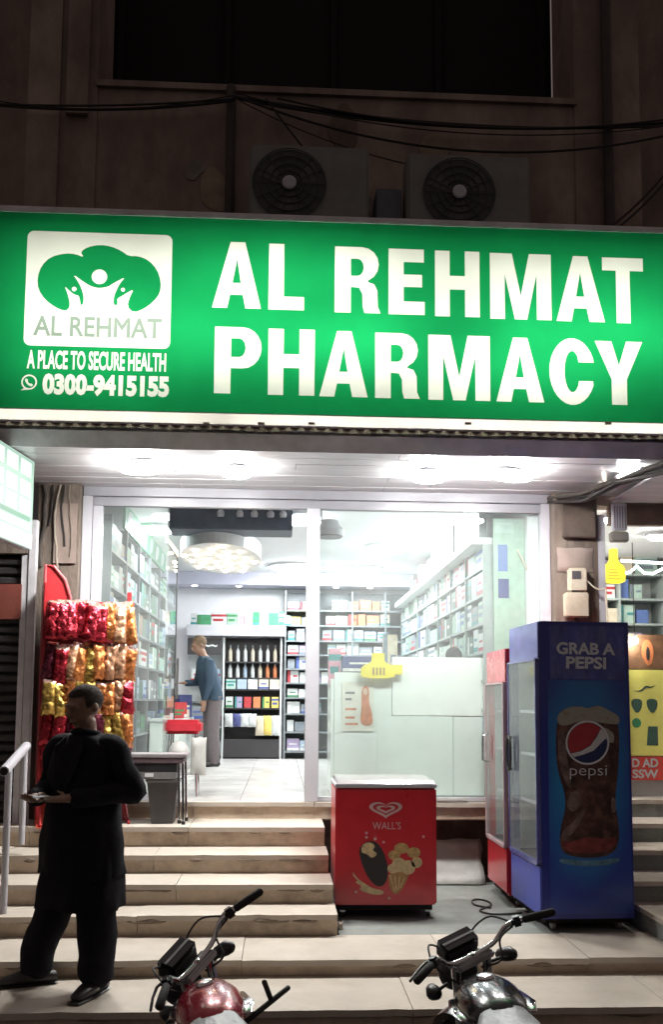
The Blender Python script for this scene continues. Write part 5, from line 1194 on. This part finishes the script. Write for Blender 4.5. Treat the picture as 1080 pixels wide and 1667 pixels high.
# ================================================================== COOLERS
def cooler(name, label, loc, rz, W, D, H, side_m, head_m, base_m, trim_m, handle):
    t = thing(name, label, 'cooler', loc, rz); z0 = .085
    MB().span(0, W, 0, .03, z0, H).build('side_panel', side_m, t); MB().span(0, W, D-.03, D, z0, H).build('side_panel', side_m, t)
    MB().span(W-.03, W, .031, D-.031, z0, H).build('back_panel', side_m, t); MB().span(.0, W-.031, .031, D-.031, H-.03, H-.001).build('top_panel', side_m, t)
    MB().span(.02, W-.031, .031, D-.031, z0, .46).build('machine_box', M_dark, t)
    MB().span(.05, W-.032, .032, .036, .47, H-.27).build('liner', M_shelfw, t); MB().span(.05, W-.032, D-.036, D-.032, .47, H-.27).build('liner', M_shelfw, t); MB().span(W-.036, W-.032, .037, D-.037, .47, H-.27).build('liner', M_shelfw, t)
    MB().span(-.012, .0, .0, D, H-.265, H-.004, .004).build('header_panel', head_m, t); MB().span(.001, W-.031, .031, D-.031, H-.28, H-.262).build('liner', M_shelfw, t)
    MB().span(-.016, .0, .0, D, z0+.02, .44, .004).build('base_panel', base_m, t)
    for z in (.85, 1.2, 1.52):
        sh = MB()
        for k in range(9): sh.cyl((.06, .06+k*(D-.12)/8, z), (W-.05, .06+k*(D-.12)/8, z), .003, n=5)
        sh.span(.055, .065, .05, D-.05, z-.01, z+.012); sh.build('wire_shelf', M_alu, t)
    d = MB().span(-.028, -.020, .02, D-.02, .48, H-.285).build('door_glass', M_glass, t)
    for a in ((.0, .022), (D-.022, D)): MB().span(-.034, -.001, a[0], a[1], .46, H-.27, .004).build('door_stile', trim_m, d)
    for a in ((.446, .478), (H-.284, H-.268)): MB().span(-.034, -.001, .023, D-.023, a[0], a[1], .003).build('door_rail', trim_m, d)
    if handle == 'oval':
        MB().limb([(-.06, D-.12+.05*math.cos(a_), 1.20+.13*math.sin(a_)*(1 if True else 0)) for a_ in [2*PI*k/20 for k in range(21)]], .011, 8).build('handle', M_black, d)
        MB().cyl((-.035, D-.12, 1.32), (-.06, D-.12, 1.32), .01).build('handle_stud', M_black, d); MB().cyl((-.035, D-.12, 1.08), (-.06, D-.12, 1.08), .01).build('handle_stud', M_black, d)
    else:
        MB().limb([(-.035, D-.08, 1.32), (-.07, D-.08, 1.31), (-.07, D-.08, 1.10), (-.035, D-.08, 1.09)], .009, 8).build('handle', M_steel, d)
    for x in (.09, W-.09):
        for y in (.07, D-.07):
            MB().span(x-.02, x+.02, y-.02, y+.02, .05, z0).build('caster_fork', M_steel, t); MB().cyl((x-.013, y, .032), (x+.013, y, .032), .031).build('caster_wheel', M_grey, t)
    MB().span(.03, W-.04, .04, D-.04, .05, z0-.003).build('chassis', M_dark, t)
    return t
# printed side film: deep blue with a teal glow round the picture of the drink (part of the print)
def film():
    m = bpy.data.materials.new('printed_blue_film'); m.use_nodes = True; nt = m.node_tree; b = nt.nodes['Principled BSDF']; b.inputs['Roughness'].default_value = .28; b.inputs['Coat Weight'].default_value = .25
    tc = node(nt, 'ShaderNodeTexCoord'); mp = node(nt, 'ShaderNodeMapping'); mp.inputs['Location'].default_value = (-.32*2.6, 0, -1.12*1.15); mp.inputs['Scale'].default_value = (2.6, 0, 1.15)
    nt.links.new(tc.outputs['Object'], mp.inputs[0]); gr = node(nt, 'ShaderNodeTexGradient', gradient_type='SPHERICAL'); nt.links.new(mp.outputs[0], gr.inputs[0])
    nz = node(nt, 'ShaderNodeTexNoise'); nz.inputs['Scale'].default_value = 6; nz.inputs['Detail'].default_value = 5; nt.links.new(tc.outputs['Object'], nz.inputs['Vector'])
    ad = node(nt, 'ShaderNodeMath', operation='MULTIPLY_ADD'); ad.inputs[1].default_value = .22; nt.links.new(nz.outputs[0], ad.inputs[0]); nt.links.new(gr.outputs[0], ad.inputs[2])
    rp = node(nt, 'ShaderNodeValToRGB'); e = rp.color_ramp.elements; e[0].position = .05; e[0].color = (.024, .038, .28, 1); e[1].position = .95; e[1].color = (.025, .30, .62, 1)
    nt.links.new(ad.outputs[0], rp.inputs[0]); nt.links.new(rp.outputs[0], b.inputs['Base Color']); return m
FRX, FRY, FRZ, FRA = 1.845, 6.72, .297, math.radians(2)
FRH = at(875, 1011, FRY).z-FRZ
fr = cooler('drinks_cooler', 'tall blue drinks cooler with a cola advert on its side, on the platform', (FRX, FRY, FRZ), FRA, .66, .74, FRH, M_blue, M_bluepale, M_bluebright, M_bluepale, 'oval')
cooler('drinks_cooler', 'red drinks cooler with glass door standing behind the blue one', (1.80, 7.53, .297), 0, .6, .68, 2.02, M_red, mat('red_header_film', (.55, .12, .14), .25, var=.15, coat=.4), M_red, mat('pinkish_trim', (.50, .36, .37), .35), 'bar')
def sidept(px, py):
    p = at(px, py, FRY+.01); return ((p.x-FRX)/math.cos(FRA), p.z-FRZ)
def sdecal(L, m, nm, d): return MB().prism([[sidept(*q) for q in l] for l in L], 0, lambda u, v, e: Vector((u, d, v))).build(nm, m, fr)
xa, za = sidept(880, 1490); xb, zb = sidept(1024, 1120)
xw, _ = sidept(889, 1300)
MB().span(.055, .645, -.0022, -.0008, .12, FRH-.42).build('printed_film', film(), fr)
MB().span(.075, .63, -.0022, -.0008, FRH-.415, FRH-.03).build('printed_film', mat('header_film', (.055, .07, .32), .22, var=.4, scale=6, coat=.4, stain=(.20, .22, .40), stain_amt=.5, stain_scale=5, stretch=(1.6, 1, .7)), fr)
for txt, q in (('GRAB A', (906, 1003, 1046, 1066)), ('PEPSI', (922, 988, 1069, 1089))):
    L = fit(text_loops(txt, 1, .035), q[0], q[1], -q[3], -q[2]); sdecal([[(p[0], -p[1]+.055*(p[0]-955)*.35) for p in l] for l in L], M_wprint, 'lettering', -.0035)
M_cola = mat('print_cola', (.045, .018, .016), .4, var=.8, scale=7, stain=(.20, .095, .075), stain_amt=.75, stain_scale=9); M_foam = mat('print_foam', (.36, .35, .31), .5, var=.25, scale=14, stain=(.16, .09, .05), stain_amt=.7, stain_scale=14); M_icew = mat('print_ice', (.17, .115, .105), .45, var=.5, scale=12, stain=(.06, .03, .03), stain_amt=.8, stain_scale=16)
glass_ = [(906, 1168), (905, 1230), (910, 1262), (920, 1290), (921, 1318), (913, 1345), (911, 1375), (920, 1392), (960, 1398), (998, 1392), (1010, 1372), (1009, 1342), (1003, 1310), (1004, 1285), (1009, 1250), (1010, 1170), (985, 1160), (930, 1160)]
sdecal([smooth_loop(glass_, 2)], M_cola, 'glass_print', -.0035)
sdecal([smooth_loop([(905, 1172), (912, 1158), (930, 1150), (948, 1150), (958, 1154), (975, 1147), (996, 1158), (1010, 1166), (1010, 1180), (990, 1178), (950, 1172), (915, 1184)], 2)], M_foam, 'foam_print', -.0048)
sdecal([smooth_loop([(928, 1290), (940, 1286), (948, 1296), (944, 1316), (930, 1322), (922, 1312)], 2)], M_icew, 'ice_print', -.0048); sdecal([smooth_loop([(915, 1352), (935, 1338), (950, 1316), (954, 1318), (944, 1342), (924, 1366), (914, 1372)], 2)], M_icew, 'ice_print', -.0048)
sdecal([smooth_loop([(996, 1296), (1004, 1300), (1004, 1325), (996, 1322)], 2)], M_icew, 'ice_print', -.0048)
sdecal([smooth_loop([(914, 1366), (930, 1372), (958, 1360), (990, 1368), (1004, 1360), (1004, 1378), (985, 1388), (940, 1390), (918, 1382)], 2)], mat('print_red_glow', (.16, .028, .028), .45, var=.6, scale=12), 'cola_print', -.0048)
sdecal([smooth_loop([(909, 1186), (920, 1188), (924, 1240), (932, 1280), (926, 1284), (914, 1258), (908, 1226)], 2)], M_icew, 'ice_print', -.0048)
sdecal([smooth_loop([(962, 1180), (986, 1184), (1002, 1194), (1000, 1212), (988, 1204), (972, 1192)], 2)], M_foam, 'foam_print', -.0052)
sdecal([smooth_loop([(912, 1396), (960, 1402), (1010, 1396), (1012, 1402), (985, 1410), (940, 1410), (910, 1404)], 2)], mat('print_pale_glow', (.07, .17, .26), .5, var=.5, scale=18), 'glow_print', -.0048)
sdecal([smooth_loop([(930, 1180), (960, 1176), (985, 1184), (980, 1200), (950, 1192), (934, 1196)], 2)], M_cola, 'cola_print', -.0055)
gx, gy, gr_ = 957, 1209, 33
def arcp(a0, a1, r, n=24): return [(gx+r*math.cos(a0+(a1-a0)*k/n), gy-r*math.sin(a0+(a1-a0)*k/n)) for k in range(n+1)]
sdecal([ell(gx, gy, gr_+3, gr_+3, 40), ell(gx, gy, gr_, gr_, 40)], M_wprint, 'logo_ring', -.006)
R_ = gr_-1
up = arcp(math.radians(48), math.radians(212), R_); sdecal([up+[(gx-12, gy+13), (gx+4, gy+4), (gx+14, gy-10)]], mat('logo_red', (.36, .03, .045), .4), 'logo_red', -.006)
dn = arcp(math.radians(228), math.radians(372), R_); sdecal([dn+[(gx+22, gy+2), (gx+10, gy+14), (gx-6, gy+20)]], mat('logo_blue', (.012, .025, .10), .4), 'logo_blue', -.006)
sdecal([arcp(math.radians(46), math.radians(14), R_, 6)[:]+[(gx+22, gy+1), (gx+10, gy+13), (gx-6, gy+19)]+arcp(math.radians(227), math.radians(213), R_, 4)+[(gx-11, gy+14), (gx+5, gy+5), (gx+15, gy-9)]], mat('logo_white', (.55, .56, .58), .4), 'logo_white', -.006)
L = fit(text_loops('pepsi', 1, -.012), 928, 989, -1268, -1246); sdecal([[(p[0], -p[1]) for p in l] for l in L], M_wprint, 'lettering', -.006)
# ================================================================== MOTORBIKES
def bike(label, x, y, heading, lean, steer, tank_m, seat_m, tail_m):
    t = thing('motorbike', label, 'motorbike', (x, y, STREET), heading, 'motorbikes parked below the steps'); t.rotation_mode = 'XYZ'
    LM = Matrix.Rotation(-lean, 4, 'Y')            # leaning to the left on its side stand
    AX = Vector((0, -math.sin(math.radians(27)), math.cos(math.radians(27)))); PV = Vector((0, .44, .86))
    SM = LM @ Matrix.Translation(PV) @ Matrix.Rotation(steer, 4, AX) @ Matrix.Translation(-PV)
    def b(mb, nm, m, st=False, par=t, sm=True): return mb.xf(SM if st else LM).build(nm, m, par, sm)
    tk = MB(); tk.limb([(0, -.10, .80), (0, -.03, .80), (0, .08, .795), (0, .20, .79), (0, .30, .795), (0, .37, .80)], [(.085, .07), (.118, .088), (.140, .102), (.145, .104), (.125, .09), (.075, .055)], 22, ref=(1, 0, 0)); tank = b(tk, 'fuel_tank', tank_m)
    b(MB().lathe([(.036, 0), (.040, .012), (.034, .022), (.012, .026)], (0, .20, .884), 20), 'filler_cap', M_chrome, False, tank)
    for s_ in (-1, 1): b(MB().limb([(s_*.135, -.0, .80), (s_*.146, .12, .80), (s_*.138, .26, .80)], [(.006, .02), (.008, .035), (.006, .02)], 8, ref=(0, 0, 1)), 'tank_stripe', M_chrome, False, tank)
    se = MB(); se.limb([(0, -.62, .80), (0, -.5, .80), (0, -.3, .785), (0, -.15, .80), (0, -.075, .835)], [(.10, .04), (.13, .05), (.135, .05), (.125, .05), (.09, .035)], 18, ref=(1, 0, 0)); b(se, 'seat', seat_m)
    # frame, engine, rear end
    fr_ = MB(); 
    fr_.limb([(0, .42, .84), (0, .33, .55), (0, .20, .30)], .018, 8); fr_.limb([(0, .40, .80), (0, .0, .70), (0, -.30, .66), (0, -.55, .70)], .018, 8)
    for s_ in (-1, 1): fr_.limb([(s_*.09, -.28, .66), (s_*.09, -.10, .34), (s_*.08, .18, .30)], .014, 8); fr_.limb([(s_*.10, -.08, .33), (s_*.115, -.58, .29)], .016, 8)
    b(fr_, 'frame', M_black)
    en = MB(); en.box((0, .06, .36), (.20, .34, .18), None, .03); en.lathe([(.07, 0), (.07, .16)], (0, .12, .45), 14)
    b(en, 'engine', M_steel)
    fin = MB()
    for k in range(6): fin.box((0, .12, .47+k*.022), (.18, .17, .008), None, .002)
    b(fin, 'cylinder_fins', M_steel)
    b(MB().limb([(.06, .20, .46), (.10, .27, .36), (.12, .15, .26), (.13, -.15, .27), (.14, -.4, .31), (.145, -.72, .36)], [.018, .018, .019, .03, .042, .036], 12), 'exhaust_pipe', M_chrome)
    for s_ in (-1, 1):
        b(MB().cyl((s_*.12, -.58, .30), (s_*.12, -.45, .68), .022), 'shock_absorber', M_chrome); b(MB().limb([(s_*.10, .0, .31), (s_*.24, -.02, .31)], .014, 8), 'footpeg', M_rubber)
        b(MB().box((s_*.115, -.26, .60), (.02, .22, .17), None, .008), 'side_cover', tank_m)
    def wheel(cy, st, nm):
        W = MB(); Mw = Matrix.Rotation(PI/2, 3, 'Y'); W.torus((0, cy, .295), .255, .040, Mw, 40, 10); wh = b(W, nm, M_rubber, st)
        b(MB().torus((0, cy, .295), .225, .016, Mw, 36, 6), 'rim', M_chrome, st, wh); b(MB().cyl((-.06, cy, .295), (.06, cy, .295), .055), 'hub', M_steel, st, wh)
        sk = MB()
        for k in range(28):
            a = k*2*PI/28; a2 = a+.35*(1 if k % 2 else -1); s_ = .045*(1 if k % 4 < 2 else -1); sk.cyl((s_, cy+.05*math.cos(a2), .295+.05*math.sin(a2)), (0, cy+.225*math.cos(a), .295+.225*math.sin(a)), .0022, n=4)
        b(sk, 'spokes', M_chrome, st, wh)
    wheel(.70, True, 'front_wheel'); wheel(-.58, False, 'rear_wheel')
    def guard(cy, a0, a1, r, m, st, nm):
        V = []; F = []; n = 16
        for i in range(n+1):
            a = math.radians(a0+(a1-a0)*i/n)
            for x_, dr in ((-.055, -.03), (-.05, 0), (0, .012), (.05, 0), (.055, -.03)): V.append((x_, cy+(r+dr)*math.cos(a), .295+(r+dr)*math.sin(a)))
        for i in range(n):
            for k in range(4): F.append((5*i+k, 5*i+k+1, 5*i+6+k, 5*i+5+k))
        b(MB().add(V, F), nm, m, st)
    guard(.70, 10, 150, .325, tank_m, True, 'front_mudguard'); guard(-.58, 60, 205, .335, tail_m, False, 'rear_mudguard')
    b(MB().box((0, -.83, .60), (.10, .05, .07), None, .015), 'tail_light', M_red); b(MB().limb([(-.08, -.5, .83), (-.08, -.82, .83), (.08, -.82, .83), (.08, -.5, .83)], .010, 8), 'rear_rack', M_chrome)
    b(MB().limb([(-.09, .02, .30), (-.24, -.02, .025)], .010, 8), 'side_stand', M_black)
    if x < .5: lg_ = MB(); lg_.limb([(.10, .10, .72), (.19, .10, .76), (.33, .16, .80)], .012, 8); lg_.limb([(.25, .125, .775), (.235, .13, .86)], .011, 8); b(lg_, 'leg_guard', M_black)
    # steering group
    for s_ in (-1, 1):
        b(MB().limb([(s_*.085, .445, .90), (s_*.085, .70, .30)], [.020, .024], 12), 'fork_leg', M_chrome, True)
        b(MB().limb([(s_*.12, .50, .835), (s_*.19, .48, .835)], .008, 8), 'signal_stalk', M_black, True); b(MB().limb([(s_*.19, .52, .835), (s_*.21, .47, .84), (s_*.21, .44, .84)], [.028, .034, .026], 12), 'turn_signal', M_black, True)
    b(MB().box((0, .44, .905), (.20, .10, .03), None, .008), 'top_clamp', M_steel, True)
    b(MB().lathe([(.055, 0), (.088, .04), (.092, .10), (.088, .11)], (0, .52, .83), 22, Matrix.Rotation(-PI/2, 3, 'X')), 'headlight', M_black, True); b(MB().lathe([(.083, .111), (.06, .125), (.02, .13)], (0, .52, .83), 22, Matrix.Rotation(-PI/2, 3, 'X')), 'headlight_lens', M_glassy, True)
    Mi = Matrix.Rotation(math.radians(28), 3, 'X')
    cl = b(MB().box((0, .53, .955), (.185, .10, .085), Mi, .018), 'instrument_box', M_black, True); b(MB().box(tuple(Vector((0, .53, .955))+Mi @ Vector((0, -.004, .044))), (.165, .08, .004), Mi, .001), 'instrument_glass', M_glassy, True, cl)
    b(MB().box(tuple(Vector((0, .53, .955))+Mi @ Vector((0, -.006, .047))), (.168, .014, .004), Mi, .001), 'instrument_trim', M_grey, True, cl)
    b(MB().lathe([(.018, 0), (.02, .012), (.012, .016)], (0, .425, .925), 14), 'ignition_key_barrel', M_chrome, True)
    hb = MB(); hp_ = [(-.345, .27, 1.0), (-.25, .325, 1.005), (-.185, .375, .995), (-.13, .41, .945), (-.06, .42, .928), (.06, .42, .928), (.13, .41, .945), (.185, .375, .995), (.25, .325, 1.005), (.345, .27, 1.0)]; hb.limb(*dense(hp_, [.0115]*len(hp_), 5), 10); b(hb, 'handlebar', M_chrome, True)
    for s_ in (-1, 1):
        b(MB().limb([(s_*.25, .325, 1.005), (s_*.30, .296, 1.003), (s_*.365, .259, 1.0)], [.017, .0185, .018], 12), 'grip', M_rubber, True)
        b(MB().box((s_*.225, .345, 1.004), (.05, .045, .045), Matrix.Rotation(-s_*.55, 3, 'Z'), .01), 'switch_box', M_black, True)
        b(MB().limb([(s_*.20, .385, 1.0), (s_*.24, .40, .998), (s_*.30, .372, .992), (s_*.365, .325, .985)], [(.008, .006), (.008, .006), (.007, .005), (.006, .006)], 8), 'brake_lever' if s_ > 0 else 'clutch_lever', M_black, True)
        b(MB().limb(*dense([(s_*.215, .39, 1.0), (s_*.16, .48, 1.03), (s_*.07, .55, .95), (s_*.05, .53, .78)], [.0045]*4, 6), 6), 'control_cable', M_wire, True)
        b(MB().limb(*dense([(s_*.20, .35, .99), (s_*.17, .44, .93), (s_*.12, .40, .86), (s_*.06, .48, .84)], [.005]*4, 6), 6), 'wiring', M_wire, True)
    return t
M_glassy = mat('instrument_glass', (.03, .03, .035), .08, var=0, coat=1.)
M_tred = mat('metallic_red_tank', (.30, .010, .028), .25, .25, var=.15, coat=.6); M_tblk = mat('black_tank', (.012, .014, .016), .2, 0, var=.15, coat=.6)
M_seatc = mat('seat_cover_sheet', (.45, .47, .49), .4, var=.25, scale=14, bump=.6, bscale=16)
bike('motorbike with red tank parked at the left, its handlebar turned hard left', -.085, 3.88, math.radians(9), math.radians(12), math.radians(45), M_tred, M_seatc, M_chrome)
bike('motorbike with black tank and pale seat cover parked at the right', .975, 3.86, math.radians(0), math.radians(7), math.radians(24), M_tblk, M_seatc, M_chrome)
